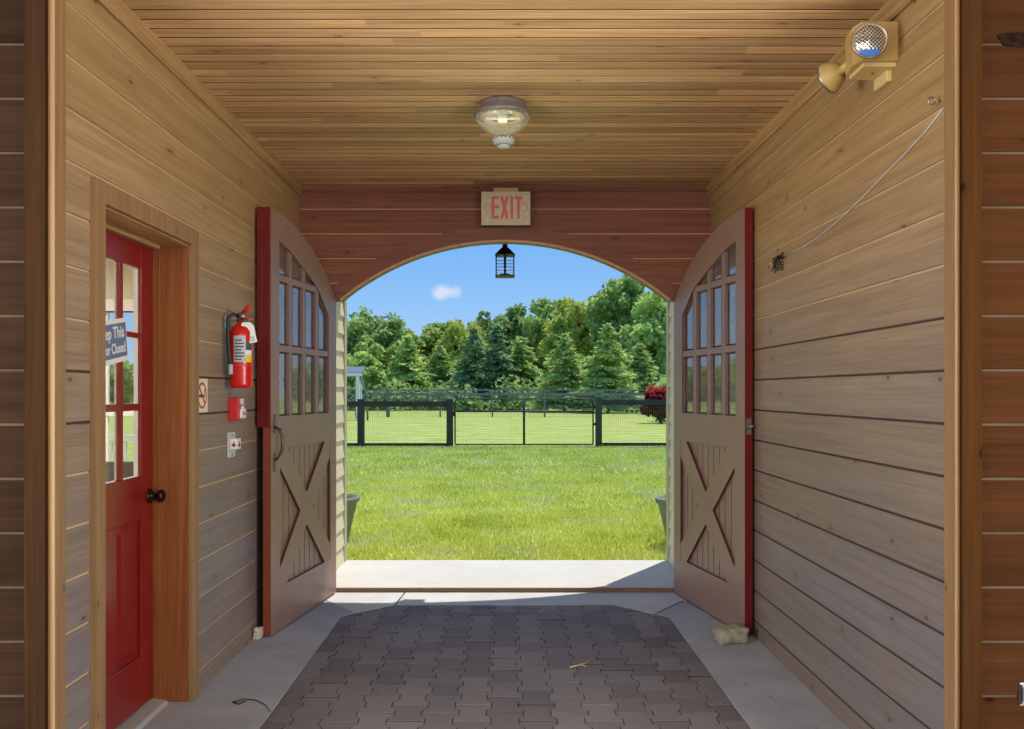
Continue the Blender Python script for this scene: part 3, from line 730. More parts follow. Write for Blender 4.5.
# ------------------------------------------------------------------ the two arched barn doors
LW = 1.128
def edge_paint(o, lim=.5):
    """the cut edges show the older, darker coat of paint"""
    o.data.materials.append(M['old_paint'])
    for p in o.data.polygons:
        if abs(p.normal.y) < lim: p.material_index = 1
def leaf_top(s): return arch_z(AH-s) if s < AH else CRN
GT = [(.155,1.905),(.335,2.045),(.395,2.075),(.475,2.106),(.57,2.142),(.625,2.162),(.79,2.217),(.845,2.234),(1.005,2.266)]
def gtop(s):
    for (a, za), (b, zb) in zip(GT[:-1], GT[1:]):
        if a <= s <= b: return za+(zb-za)*(s-a)/(b-a)
    return GT[0][1] if s < GT[0][0] else GT[-1][1]
def leafpoly(mb, poly, t0, t1): mb.prism(poly, t0, t1, 'y')
def barn_door(name, label, hinge, rz, flip, edge_mat, upper_edge):
    """local x from the hinge to the free edge, local y thickness (0 = face seen, +flip behind), z up"""
    t = thing(name, label, 'door', hinge, rz, kind='structure'); T = .044*flip; B = .012
    m = MB(); N = 10
    hs = [(.155, B), (.155, 1.905)]+[(s, leaf_top(s)) for s in [.155*(1-i/4) for i in range(5)]]+[(0, B)]
    lower = lambda a, b, z0, z1: m.box(a, b, min(0, T), max(0, T), z0, z1)
    leafpoly(m, [(0, 1.06), (.155, 1.06), (.155, 1.905)]+[(s, leaf_top(s)) for s in [.155*(1-i/4) for i in range(5)]], 0, T)
    leafpoly(m, [(1.005, 1.06), (LW, 1.06), (LW, leaf_top(LW)), (1.005, leaf_top(1.005))], 0, T)
    lower(0, .123, B, 1.06); lower(.99, LW, B, 1.06)
    lower(.123, .99, B, .26); lower(.155, 1.005, 1.06, 1.25)
    ss = sorted(set([.155+(1.005-.155)*i/20 for i in range(21)]+[g[0] for g in GT]))
    for a, b in zip(ss[:-1], ss[1:]): leafpoly(m, [(a, gtop(a)), (b, gtop(b)), (b, leaf_top(b)), (a, leaf_top(a))], 0, T)
    edge_paint(obj('frame', m, M['door_paint'], t))
    # sash bars
    m = MB(); c0, c1 = T*.12, T*.88
    cols = [(.155,.335),(.395,.57),(.625,.79),(.845,1.005)]
    for (a, b), (c, d) in zip(cols[:-1], cols[1:]):
        leafpoly(m, [(b, 1.25), (c, 1.25), (c, gtop(c)), (b, gtop(b))], c0, c1)
    m.box(.155, 1.005, min(T*.08, c1), max(T*.08, c1), 1.625, 1.665)
    m.prism([(.335, 2.035), (1.005, 2.035), (1.005, 2.075), (.395, 2.075)], T*.08, c1, 'y')
    edge_paint(obj('sash_bars', m, M['door_paint'], t, bevel=.003))
    # moulding along the glass edge
    m = MB()
    def rim(poly, w=.010):
        cx = sum(p[0] for p in poly)/len(poly); cz = sum(p[1] for p in poly)/len(poly); n = len(poly)
        inn = []
        for i in range(n):
            p0, p, p1 = Vector(poly[i-1]), Vector(poly[i]), Vector(poly[(i+1) % n])
            d0 = (p-p0).normalized(); d1 = (p1-p).normalized(); n0 = Vector((-d0.y, d0.x)); n1 = Vector((-d1.y, d1.x))
            bis = (n0+n1); bis = bis/max(.3, bis.length_squared/2); inn.append(tuple(p+bis*w))
        for i in range(n):
            j = (i+1) % n
            vs = [(poly[i][0], T*.10, poly[i][1]), (poly[j][0], T*.10, poly[j][1]), (inn[j][0], T*.42, inn[j][1]), (inn[i][0], T*.42, inn[i][1])]
            m.add(vs, [(0,1,2,3)])
    for a, b in cols:
        rim([(a,1.25),(b,1.25),(b,1.625),(a,1.625)])
        rim([(a,1.665),(b,1.665),(b,min(2.035, gtop(b))),(a,min(2.035, gtop(a)))])
        if a > .5: rim([(a,2.075),(b,2.075),(b,gtop(b)),(a,gtop(a))])
        elif a > .38: rim([(a,2.075),(b,2.075),(b,gtop(b))])
    obj('glazing_bead', m, M['old_paint'], t)
    m = MB()
    for a, b in zip(ss[:-1], ss[1:]): leafpoly(m, [(a, 1.25), (b, 1.25), (b, gtop(b)), (a, gtop(a))], T*.45, T*.55)
    obj('glass_pane', m, M['glass'] if flip > 0 else M['glass'], t)
    # tongue-and-groove panel
    m = MB(); pr = [(.123, T*.42)]; s = .123+.0867
    while s < .98: pr += [(s-.005, T*.42), (s-.001, T*.60), (s+.001, T*.60), (s+.005, T*.42)]; s += .0867
    pr += [(.99, T*.42), (.99, T*.9), (.123, T*.9)]
    m.prism(pr, .26, 1.06, 'z'); edge_paint(obj('board_panel', m, M['door_paint'], t), .95)
    # the X brace: two crossing bars, flush with the frame
    xl, xr, zb, zt, cx, cz = .123, .99, .26, 1.06, .5565, .66
    hw, hh = .105, .105
    for k in (0, 1):
        pts = [(xl, zb+hh), (xl, zb), (xl+hw, zb), (xr, zt-hh), (xr, zt), (xr-hw, zt)]
        if k: pts = [(xl+xr-p[0], p[1]) for p in pts]
        m = MB(); m.prism(pts, T*(.03+.002*k), T*.5, 'y'); edge_paint(obj('cross_brace', m, M['door_paint'], t))
    # painted free edge
    m = MB(); a, b = sorted((-.001*flip, T+.001*flip)); m.box(LW, LW+.003, a, b, B, leaf_top(LW)-.001)
    e = obj('door_edge', m, edge_mat, t)
    e['label'] = 'painted red meeting edge'
    return t, T
aL = math.atan2(5.093-6.22, -1.3265+1.1645)
dl, TL = barn_door('door_2', 'left brown barn door leaf with arched glass and X brace, folded open', (-1.1645, D-.012, 0), aL, -1, M['rust_edge'], True)
aR = math.atan2(5.12-6.22, 1.3565-1.165)
dr, TR = barn_door('door_3', 'right brown barn door leaf with arched glass and X brace, folded open', (1.165, D-.012, 0), aR, 1, M['red_edge'], False)
# red meeting strip on the back of the left leaf's upper half
m = MB(); a, b = sorted((TL-.001, TL-.034)); m.box(LW-.03, LW+.012, a, b, 1.19, CRN); m.box(LW+.003, LW+.010, TL, 0, 1.19, CRN)
o = obj('astragal', m, M['red_edge'], dl, bevel=.002); o['label'] = 'bright red meeting strip on the upper half'
# pull handle of the left leaf
def pull_handle(t, flip):
    s = 1.075; m = MB()
    for z in (1.205, .985):
        m.prism([(s-.012, z-.05), (s+.012, z-.05), (s+.020, z), (s+.010, z+.045), (s, z+.058), (s-.010, z+.045), (s-.020, z)], 0, -.005*flip, 'y')
    m.tube([(s, -.004*flip, 1.19), (s, -.03*flip, 1.175), (s, -.046*flip, 1.14), (s, -.050*flip, 1.10), (s, -.046*flip, 1.06), (s, -.026*flip, 1.02), (s, -.004*flip, 1.0)], [.008,.008,.010,.011,.010,.008,.007], 10)
    m.box(s-.014, s+.014, min(-.05*flip, -.01*flip), max(-.05*flip, -.01*flip), 1.178, 1.184)
    return m
o = obj('pull_handle', pull_handle(dl, -1), plain('dull_handle_steel', rgb(104,100,94), .4, .7), dl); o['label'] = 'curved steel thumb-latch pull handle'
# latch bolt on the right leaf's edge
m = MB(); m.box(LW+.003, LW+.006, .006, .036, 1.15, 1.24); m.tube([(LW+.004, .02, 1.20), (LW+.022, .026, 1.195), (LW+.03, .045, 1.20)], .006, 8)
m.tube([(LW+.004, .02, 1.18), (LW+.018, -.012, 1.182)], .005, 8)
o = obj('latch_bolt', m, M['steel'], dr); o['label'] = 'small steel latch on the red edge'
# hinges (hidden mostly) on the jamb side
for t, T in ((dl, TL), (dr, TR)):
    for z in (.35, 1.15, 1.85):
        m = MB(); m.tube([(-.006, T*.5, z-.05), (-.006, T*.5, z+.05)], .007, 8); obj('hinge', m, M['black_iron'], t)

# ------------------------------------------------------------------ things on the left wall
def build_extinguisher():
    c = (-1.335, 4.555); z0 = 1.410; off = (c[0], c[1], z0)
    t = thing('fire_extinguisher', 'red fire extinguisher hanging on the left wall beside the open barn door', 'fire extinguisher', off)
    R = .057
    m = MB(); m.lathe([(0, .004), (R*.75, .0), (R*.97, .008), (R, .02), (R, .262), (R*.96, .285), (R*.80, .306), (R*.52, .32), (R*.36, .326), (R*.36, .335), (0, .335)], n=36)
    obj('cylinder', m, M['ext_red'], t)
    def band(z0_, z1_, a0, a1, r=R+.0006, n=14):
        q = MB(); vs = []; fs = []
        for i in range(n+1):
            a = math.radians(a0+(a1-a0)*i/n); vs += [(r*math.cos(a), r*math.sin(a), z0_), (r*math.cos(a), r*math.sin(a), z1_)]
        for i in range(n): fs.append((2*i, 2*i+2, 2*i+3, 2*i+1))
        return q.add(vs, fs, True)
    # camera lies towards (0.28,-0.96); the label wraps from there to the passage side
    obj('label_plate', band(.13, .262, -112, -52), M['silver_print'], t)
    q = band(.19, .23, -52, -14); obj('label_plate', q, M['green_print'], t)
    q = band(.165, .19, -52, -14); obj('label_plate', q, M['white_print'], t)
    q = band(.13, .165, -52, -14); obj('label_plate', q, M['yellow_print'], t)
    q = MB()
    for k in range(7): 
        b_ = band(.14+k*.016, .146+k*.016, -106, -60 if k % 3 else -72, R+.0012, 8); q.add(b_.v, b_.f)
    obj('print_lines', q, M['dark_print'], t)
    obj('band', band(.108, .122, -180, 180, R+.0015, 36), M['alarm_red'], t)
    m = MB(); m.lathe([(.020, .33), (.020, .352), (.024, .355), (.024, .372), (.018, .38), (0, .38)], n=20); m.tube([(0,0,.36),(.02,-.03,.362)], .010, 10)
    m.lathe([(.0, 0), (.016, 0), (.016, .010), (0, .010)], n=18, M=Matrix.Translation((.012,-.026,.362)) @ Matrix.Rotation(PI/2, 4, 'X')); obj('valve', m, M['steel'], t)
    m = MB(); m.prism([(-.01, .372), (.05, .395), (.085, .418), (.088, .41), (.055, .385), (-.01, .362)], -.011, .011, 'y', M=Matrix.Rotation(math.radians(-50), 4, 'Z')); 
    m.prism([(-.01, .352), (.06, .352), (.09, .345), (.09, .338), (.055, .344), (-.01, .344)], -.010, .010, 'y', M=Matrix.Rotation(math.radians(-50), 4, 'Z')); obj('squeeze_handle', m, M['alarm_red'], t, bevel=.002)
    m = MB(); m.tube([(-.005,-.012,.36), (-.03,-.035,.372), (-.05,-.05,.35), (-.052,-.052,.30), (-.048,-.053,.22), (-.040,-.058,.14), (-.036,-.058,.115)], .0095, 10); h = obj('hose', m, M['rubber'], t)
    m = MB(); m.lathe([(.008, 0), (.011, .004), (.012, .035), (.010, .05), (.007, .052), (0, .052)], n=14, M=Matrix.Translation((-.036,-.058,.068))); obj('nozzle', m, M['silver_print'], h)
    m = MB(); m.box(-.088, -.080, -.012, .012, .30, .37); m.box(-.082, -.02, -.012, .012, .335, .345); obj('wall_bracket', m, M['steel'], t)
    # inspection tag hanging at the passage side
    m = MB(); Mx = Matrix.Translation((.045, -.025, .28)) @ Matrix.Rotation(math.radians(-12), 4, 'Y') @ Matrix.Rotation(math.radians(28), 4, 'Z')
    m.prism([(-.028, -.055), (.032, -.055), (.032, .03), (.018, .05), (-.02, .055), (-.028, .045)], -.0006, .0006, 'y', M=Mx); g = obj('inspection_tag', m, M['white_print'], t)
    q = MB(); q.box(-.004, .006, -.0015, -.0007, -.005, .008, M=Mx)
    for k in range(3): q.box(-.018, .022, -.0012, -.0007, -.045+k*.009, -.042+k*.009, M=Mx)
    obj('tag_print', q, M['dark_print'], g)
build_extinguisher()
def build_alarm():
    y0, y1, z0, z1 = 4.612, 4.735, 1.243, 1.360; off = (-HW, 4.67, z0)
    t = thing('fire_alarm_pull_station', 'red fire alarm pull box with white marks below the extinguisher', 'fire alarm', off)
    m = MB(); m.box(-HW, -HW+.052, y0, y1, z0, z1); obj('housing', m, M['alarm_red'], t, off, bevel=.006)
    f = -HW+.052
    q = MB(); q.box(f, f+.012, y0+.030, y1-.018, z0+.012, z0+.058); q.box(f, f+.010, y0+.055, y1-.045, z0+.05, z0+.075); obj('pull_handle', q, M['white_print'], t, off, bevel=.002)
    lettering('lettering', 'FIRE', .040, M['white_print'], t, face_px((f+.001-off[0], (y0+y1)/2+.004-off[1], z1-.022-z0)), bold=.0012)
    lettering('lettering', 'PULL', .026, M['red_print'], t, face_px((f+.0125-off[0], (y0+y1)/2+.006-off[1], .035)), bold=.0008)
build_alarm()
def build_switch():
    off = (-HW, 4.66, 1.055); t = thing('key_switch', 'grey wall plate with small white key switch box', 'switch', off)
    m = MB(); m.box(-HW, -HW+.006, 4.598, 4.722, 1.052, 1.182); obj('wall_plate', m, M['grey_plastic'], t, off, bevel=.003)
    m = MB(); m.box(-HW+.006, -HW+.040, 4.632, 4.705, 1.094, 1.150); b = obj('switch_box', m, M['white_plastic'], t, off, bevel=.003)
    m = MB(); m.box(-HW+.040, -HW+.041, 4.655, 4.695, 1.108, 1.120); m.box(-HW+.040, -HW+.041, 4.668, 4.682, 1.104, 1.134); obj('red_mark', m, M['red_print'], b, off)
    m = MB(); m.box(-HW+.012, -HW+.034, 4.6312, 4.632, 1.112, 1.122); m.box(-HW+.02, -HW+.027, 4.6312, 4.632, 1.106, 1.134); obj('red_mark', m, M['red_print'], b, off)
    for z in (1.066, 1.168):
        m = MB(); m.lathe([(.0, .0), (.006, 0), (.005, .003), (0, .003)], n=12, M=Matrix.Translation((-HW+.006, 4.66, z)) @ Matrix.Rotation(PI/2, 4, 'Y')); obj('screw', m, M['steel'], t, off)
build_switch()
def build_nosmoking():
    off = (-HW+.001, 4.21, 1.295); t = thing('no_smoking_sign', 'small cream no-smoking sign beside the door casing', 'sign', off)
    y0, y1, z0, z1 = 4.135, 4.292, 1.295, 1.452
    m = MB(); m.box(-HW, -HW+.002, y0, y1, z0, z1); obj('plate', m, plain('cream_sign', rgb(232,222,190), .5), t, off)
    cy, cz, r = (y0+y1)/2, (z0+z1)/2, .062; x = -HW+.0025
    m = MB(); n = 40
    for i in range(n):
        a, b = 2*PI*i/n, 2*PI*(i+1)/n
        m.prism([(cy+r*math.cos(a), cz+r*math.sin(a)), (cy+r*math.cos(b), cz+r*math.sin(b)), (cy+(r-.011)*math.cos(b), cz+(r-.011)*math.sin(b)), (cy+(r-.011)*math.cos(a), cz+(r-.011)*math.sin(a))], x-.0006, x+.0004, 'x')
    d = .7071; w_ = .0045
    m.prism([(cy-d*(r-.005)-w_, cz+d*(r-.005)-w_), (cy-d*(r-.005)+w_, cz+d*(r-.005)+w_), (cy+d*(r-.005)+w_, cz-d*(r-.005)+w_), (cy+d*(r-.005)-w_, cz-d*(r-.005)-w_)], x-.0006, x+.0003, 'x')
    obj('red_ring', m, M['red_print'], t, off)
    m = MB(); m.box(x-.0006, x, cy-.04, cy+.026, cz-.009, cz+.005); m.box(x-.0006, x, cy+.03, cy+.038, cz-.009, cz+.005); m.tube([(x, cy+.034, cz+.008), (x, cy+.03, cz+.02), (x, cy+.038, cz+.03)], .0022, 6); obj('cigarette_symbol', m, M['dark_print'], t, off)
build_nosmoking()

# ------------------------------------------------------------------ ceiling light, smoke detector, exit sign, lantern
def build_ceiling_light():
    off = (-.012, 4.42, CEIL); t = thing('ceiling_light', 'round ceiling light with metal rim and glass bowl', 'lamp', off)
    m = MB(); m.lathe([(0, 0), (.112, 0), (.114, -.012), (.122, -.034), (.138, -.050), (.143, -.058), (.143, -.066), (.134, -.068), (.130, -.060), (.0, -.030)], n=48); obj('metal_base', m, plain('galvanised_base', rgb(128,118,112), .5, .3, var=.15, scale=40), t)
    m = MB(); m.lathe([(.134, -.064), (.131, -.080), (.120, -.100), (.103, -.120), (.080, -.137), (.05, -.149), (.0, -.154)], n=48); obj('glass_bowl', m, M['bowl_glass'], t)
    m = MB(); m.lathe([(.104, -.066), (.110, -.072), (.104, -.078), (.086, -.080), (.080, -.074), (.084, -.068), (.104, -.066)], n=40); obj('inner_ring', m, M['ivory_plastic'], t)
    m = MB(); m.box(-.085, .085, -.012, .012, -.082, -.066); m.box(-.024, .024, -.035, .035, -.088, -.060); obj('lamp_holder', m, M['white_plastic'], t, bevel=.004)
build_ceiling_light()
pl = bpy.data.lights.new('ceiling_light_fill', 'POINT'); po = bpy.data.objects.new('ceiling_light_fill', pl); COL.objects.link(po)  # faint fill light added inside the unlit fixture
pl.energy = .3; pl.shadow_soft_size = .05; pl.color = (1.0, 0.84, 0.58); po.location = (-.012, 4.42, CEIL-.115)
def build_detector():
    off = (-.008, 5.03, CEIL); t = thing('smoke_detector', 'white round smoke detector behind the ceiling light', 'smoke detector', off)
    m = MB(); m.lathe([(0, 0), (.062, 0), (.066, -.004), (.066, -.014), (.062, -.020), (.054, -.032), (.040, -.040), (0, -.041)], n=36); obj('body', m, M['white_plastic'], t)
    m = MB(); m.lathe([(.038, -.040), (.036, -.050), (.030, -.056), (.0, -.058)], n=28); obj('cap', m, M['white_plastic'], t)
    m = MB()
    for i in range(18):
        a = 2*PI*i/18; Mx = Matrix.Rotation(a, 4, 'Z'); m.box(.060, .0665, -.006, .006, -.0135, -.006, M=Mx)
    m.lathe([(.0385, -.0405), (.0392, -.0425), (.0385, -.0445)], n=28); obj('vent_slots', m, plain('grey_slot', rgb(120,118,116), .6), t)
build_detector()
def build_exit():
    Y = 6.115; cx, cz = .006, 2.637; W, Hh = .167, .114; off = (cx, Y, cz-Hh)
    t = thing('exit_sign', 'weathered cream EXIT sign with faded red letters above the arch', 'sign', off)
    m = MB(); m.box(cx-W+.004, cx+W-.004, Y+.004, D-.015, cz-Hh+.006, cz+Hh-.004); obj('housing', m, M['dark_print'], t, off, bevel=.004)
    m = MB(); m.box(cx-W, cx+W, Y-.004, Y+.006, cz-Hh, cz+Hh); obj('face_plate', m, plain('weathered_cream_face', rgb(206,190,160), .55, var=.14, scale=45), t, off, bevel=.003)
    m = MB(); m.box(cx-.085, cx+.085, Y+.01, D-.02, cz+Hh-.002, cz+Hh+.030); obj('canopy', m, M['ivory_plastic'], t, off, bevel=.003)
    # block letters built bar by bar
    q = MB(); h, st = .076, .019; z0 = cz-h+.006; z1 = cz+h+.006; y0, y1 = Y-.0055, Y-.0035
    x = cx-.098
    q.box(x, x+st, y0, y1, z0, z1)
    for z in (z0, (z0+z1)/2-st/2+.003, z1-st): q.box(x+st+.0002, x+.050, y0, y1, z, z+st)
    x = cx-.040
    q.prism([(x, z0), (x+.020, z0), (x+.060, z1), (x+.040, z1)], y0, y1, 'y'); q.prism([(x+.040, z0), (x+.060, z0), (x+.020, z1), (x, z1)], y0-.0003, y1, 'y')
    x = cx+.031; q.box(x, x+st, y0, y1, z0, z1)
    x = cx+.058; q.box(x, x+.054, y0, y1, z1-st, z1); q.box(x+.018, x+.018+st, y0, y1, z0, z1-st-.0002)
    obj('lettering', q, M['faded_red'], t, off)
    fa = plain('faint_arrow', rgb(188,164,132), .6)
    for sx in (-1, 1):
        q = MB(); a = cx+sx*.128; q.prism([(a+sx*.018, cz), (a-sx*.014, cz+.030), (a-sx*.010, cz+.036), (a+sx*.026, cz), (a-sx*.010, cz-.036), (a-sx*.014, cz-.030)], y0+.001, y1, 'y'); obj('arrow_mark', q, fa, t, off)
build_exit()
def build_lantern():
    Y = 6.92; c = px(505, 277, Y); z0 = c.z; off = (c.x, Y, z0); k = .068; h = .165
    t = thing('hanging_lantern', 'dark metal four-sided lantern hanging outside under the arch', 'lantern', off)
    m = MB(); m.box(-k-.006, k+.006, -k-.006, k+.006, 0, .010); m.prism([(-.045, .010), (.045, .010), (.03, .022), (-.03, .022)], -.035, .035, 'y'); obj('base_plate', m, M['black_iron'], t)
    for sx in (-1, 1):
        for sy in (-1, 1):
            q = MB(); q.box(sx*k-.004, sx*k+.004, sy*k-.004, sy*k+.004, .010, h); obj('corner_bar', q, M['black_iron'], t)
    q = MB()
    for z in (.04, .065, .09, .115, .14):
        for s in (-1, 1): q.tube([(-k, s*k, z), (k, s*k, z)], .0014, 6); q.tube([(s*k, -k, z), (s*k, k, z)], .0014, 6)
    obj('wire_guard', q, M['black_iron'], t)
    q = MB(); vs = [(-k-.008,-k-.008,h),(k+.008,-k-.008,h),(k+.008,k+.008,h),(-k-.008,k+.008,h),(-.026,-.026,h+.058),(.026,-.026,h+.058),(.026,.026,h+.058),(-.026,.026,h+.058)]
    q.add(vs, [(3,2,1,0),(4,5,6,7),(0,1,5,4),(1,2,6,5),(2,3,7,6),(3,0,4,7)]); q.box(-.02,.02,-.02,.02,h+.058,h+.085); obj('cap', q, M['black_iron'], t)
    q = MB(); q.tube([(0,0,.012),(0,0,h)], .0095, 12); obj('candle_tube', q, M['black_iron'], t)
    q = MB(); 
    for s in (-1, 1): q.box(-k+.004, k-.004, s*k-.001, s*k+.001, .012, h-.002); q.box(s*k-.001, s*k+.001, -k+.004, k-.004, .012, h-.002)
    obj('glass_pane', q, M['clear_glass'], t)
    q = MB(); q.tube([(0,0,h+.085),(0,0,3.422-z0)], .005, 8); q.lathe([(.0, 3.402-z0),(.03,3.405-z0),(.04,3.422-z0),(0,3.422-z0)], n=20); obj('hanging_rod', q, M['black_iron'], t)
build_lantern()

# ------------------------------------------------------------------ emergency light on the right wall
def build_emergency():
    off = (HW, 3.32, 2.578); t = thing('emergency_light', 'yellowed twin-head emergency light high on the right wall', 'emergency light', off)
    m = MB(); m.prism([(HW, 3.244), (1.285, 3.244), (1.272, 3.30), (1.285, 3.40), (HW, 3.44)], 2.585, 2.727, 'z'); obj('housing', m, M['ivory_plastic'], t, off, bevel=.004)
    m = MB(); m.prism([(HW, 3.262), (1.30, 3.262), (1.30, 3.40), (HW, 3.42)], 2.570, 2.586, 'z'); m.box(HW-.02, HW, 3.30, 3.42, 2.53, 2.572); obj('bottom_cover', m, plain('pale_yellow_cover', rgb(216,188,126), .4), t, off, bevel=.003)
    m = MB(); m.lathe([(0, 0), (.006, 0), (.005, -.004), (0, -.004)], n=12, M=Matrix.Translation((1.36, 3.33, 2.57))); obj('test_button', m, M['alarm_red'], t, off)
    def head(c, d, lens):
        Mx = Matrix.Translation(c) @ Vector(d).to_track_quat('Z', 'Y').to_matrix().to_4x4()
        h = MB(); h.lathe([(0, -.062), (.018, -.060), (.040, -.044), (.054, -.020), (.060, -.004), (.062, .004), (.060, .010), (.057, .008)], n=36, M=Mx); ho = obj('lamp_head', h, M['ivory_plastic'], t, off)
        g = MB(); g.lathe([(.058, .006), (.05, .011), (.03, .015), (0, .017)], n=36, M=Mx); obj('lens', g, lens, ho, off)
        g = MB(); g.lathe([(.0615, .002), (.0635, .004), (.0625, .012), (.058, .0125), (.058, .006)], n=36, M=Mx); obj('rim', g, M['steel'], ho, off)
        return Mx, ho
    lens, nt, n, l, b = nodes('ribbed_reflector'); b.inputs['Metallic'].default_value = .75; b.inputs['Roughness'].default_value = .22
    tc = n.new('ShaderNodeTexCoord'); ck = n.new('ShaderNodeTexChecker'); ck.inputs['Scale'].default_value = 150
    ck.inputs[1].default_value = rgb(240,236,228); ck.inputs[2].default_value = rgb(96,88,80); l.new(tc.outputs['Object'], ck.inputs['Vector']); l.new(ck.outputs[0], b.inputs['Base Color'])
    bp = n.new('ShaderNodeBump'); bp.inputs['Strength'].default_value = .6; bp.inputs['Distance'].default_value = .003; l.new(ck.outputs['Fac'], bp.inputs['Height']); l.new(bp.outputs[0], b.inputs['Normal'])
    Mx, ho = head((1.288, 3.185, 2.632), (-.12, -1, -.02), lens)
    q = MB(); pts = []   # blue label along the lower rim of the lens
    for i in range(13):
        a = math.radians(232+76*i/12); pts.append((.0575*math.cos(a), .0575*math.sin(a)))
    pts += [(.030, -.034), (-.030, -.034)]
    D3 = Vector((-.12, -1, -.02)).normalized(); ez = D3; ex = Vector((0,0,1)).cross(ez).normalized(); ey = ez.cross(ex)
    c0 = Vector((1.288, 3.185, 2.632))
    vs = [tuple(c0+ex*p[0]+ey*p[1]+ez*.0145) for p in pts]; q.add(vs, [tuple(range(len(vs)))])
    o = obj('lens_label', q, M['blue_lens'], ho, off); o['label'] = 'blue label on the lower lens'
    head((1.262, 3.50, 2.612), (-.55, .75, -.30), lens)
    for pp in ([(1.30, 3.25, 2.66), (1.292, 3.225, 2.65)], [(1.30, 3.39, 2.63), (1.280, 3.46, 2.615)]):
        m = MB(); m.tube(pp, .017, 12); obj('swivel', m, M['ivory_plastic'], t, off)
build_emergency()

# ------------------------------------------------------------------ wire on the right wall, eye hook, bracket at the frame edge
def on_right(x, y, d=.004):
    Y = (HW-d)*F/(x-505); return (HW-d, Y, EYE-(y-392)/F*Y)
P = [on_right(x, y) for x, y in [(942,110),(925,132),(904,155),(880,179),(860,200),(840,219),(820,236),(800,249),(784,257)]]
m = MB(); m.tube(P, .0026, 6)
tang = []
rt = random.Random(5); base = on_right(779, 261, .008)
for i in range(26): tang.append((base[0]-.004+rt.uniform(-.006,.006), base[1]+rt.uniform(-.10,.10), base[2]+rt.uniform(-.035,.035)-.02*math.sin(i)))
wire = obj('hanging_wire', m, M['grey_plastic']); tag(wire, 'thin pale wire sagging across the upper right wall', 'wire')
m = MB(); m.tube([P[-1]]+tang, .0022, 5); obj('frayed_end', m, M['black_iron'], wire)
m = MB(); m.tube([on_right(x, y, .004) for x, y in [(772,263),(768,268),(770,263)]], .0022, 5); obj('loose_end', m, M['grey_plastic'], wire)
def build_hook():
    p = Vector(on_right(941, 101, .0)); t = thing('eye_hook', 'small steel eye hook at the near end of the right wall', 'hook', p)
    m = MB(); m.tube([(0,0,0),(-.018,0,0)], .003, 8); n = 14; m.tube([(-.03+.012*math.cos(2*PI*i/n), 0, .012*math.sin(2*PI*i/n)) for i in range(n)], .003, 8, closed=True); obj('ring', m, M['steel'], t)
build_hook()
def build_bracket():
    p = px(1026, 694, FRONT); t = thing('door_bracket', 'small steel latch bracket low on the right front wall', 'latch', (p.x, FRONT, p.z))
    m = MB(); m.box(-.022, .03, -.004, 0, -.036, .036); obj('plate', m, M['steel'], t, bevel=.002)
    m = MB(); m.box(-.012, .03, -.022, -.004, -.022, .022); obj('keeper', m, M['grey_plastic'], t, bevel=.003)
    m = MB(); m.box(-.021, -.014, -.006, -.004, -.03, .03); obj('edge', m, M['black_iron'], t)
build_bracket()

# ------------------------------------------------------------------ stones on the floor
def stone(name, label, c, sx, sy, sz, seed, mat):
    bm = bmesh.new(); bmesh.ops.create_cube(bm, size=2.0)
    bmesh.ops.bevel(bm, geom=bm.edges[:], offset=.42, segments=2, affect='EDGES', profile=.5)
    bmesh.ops.subdivide_edges(bm, edges=bm.edges[:], cuts=2, use_grid_fill=True)
    r = random.Random(seed); ph = [r.uniform(0, 6) for _ in range(6)]
    for v in bm.verts:
        x, y, z = v.co; k = 1+.07*math.sin(2.3*x+ph[0])*math.sin(2.1*y+ph[1])+.05*math.sin(4.1*z+ph[2]+x*2)+.03*math.sin(7*y+ph[3])+r.uniform(-.012,.012)
        v.co = Vector((x*k*sx, y*k*sy, z*k*sz))
    zm = min(v.co.z for v in bm.verts)
    for v in bm.verts: v.co.z = max(v.co.z-zm-.004, 0); v.co.x += .12*v.co.z
    me = bpy.data.meshes.new(name); bm.to_mesh(me); bm.free()
    for p in me.polygons: p.use_smooth = True
    o = bpy.data.objects.new(name, me); COL.objects.link(o); me.materials.append(mat); o.location = c
    return o
o = stone('rock', '', (1.245, 5.00, 0), .088, .062, .046, 4, M['stone']); o.rotation_euler.z = .25
tag(o, 'rough pale rock lying in front of the right barn door', 'rock')
o = stone('doorstop_stone', '', (-1.392, 5.06, 0), .024, .022, .034, 9, plain('white_stone', rgb(190,184,170), .85, var=.3, scale=60))
tag(o, 'small whitish stone wedged behind the left barn door', 'stone')

# a stalk of straw and a dry twig
m = MB(); Z = .004
def fl(x, y): Y = EYE*F/(y-392); return ((x-505)/F*Y, Y, Z)
m.tube([fl(570, 668), fl(582, 665), fl(594, 661)], [.004, .003, .002], 6); m.tube([fl(580, 665.5), fl(586, 667)], [.002, .0015], 6)
tag(obj('straw_stalk', m, plain('straw', rgb(206,184,128), .7)), 'pale straw stalk lying on the pavers', 'straw')
m = MB(); m.tube([fl(233, 703), fl(244, 700), fl(256, 701), fl(266, 706), fl(271, 713)], [.003, .003, .0025, .002, .0015], 6); m.tube([fl(233, 703), fl(238, 705), fl(246, 702)], .004, 6)
tag(obj('dry_twig', m, plain('twig', rgb(70,60,50), .9)), 'dark curved dry twig on the left concrete strip', 'twig')

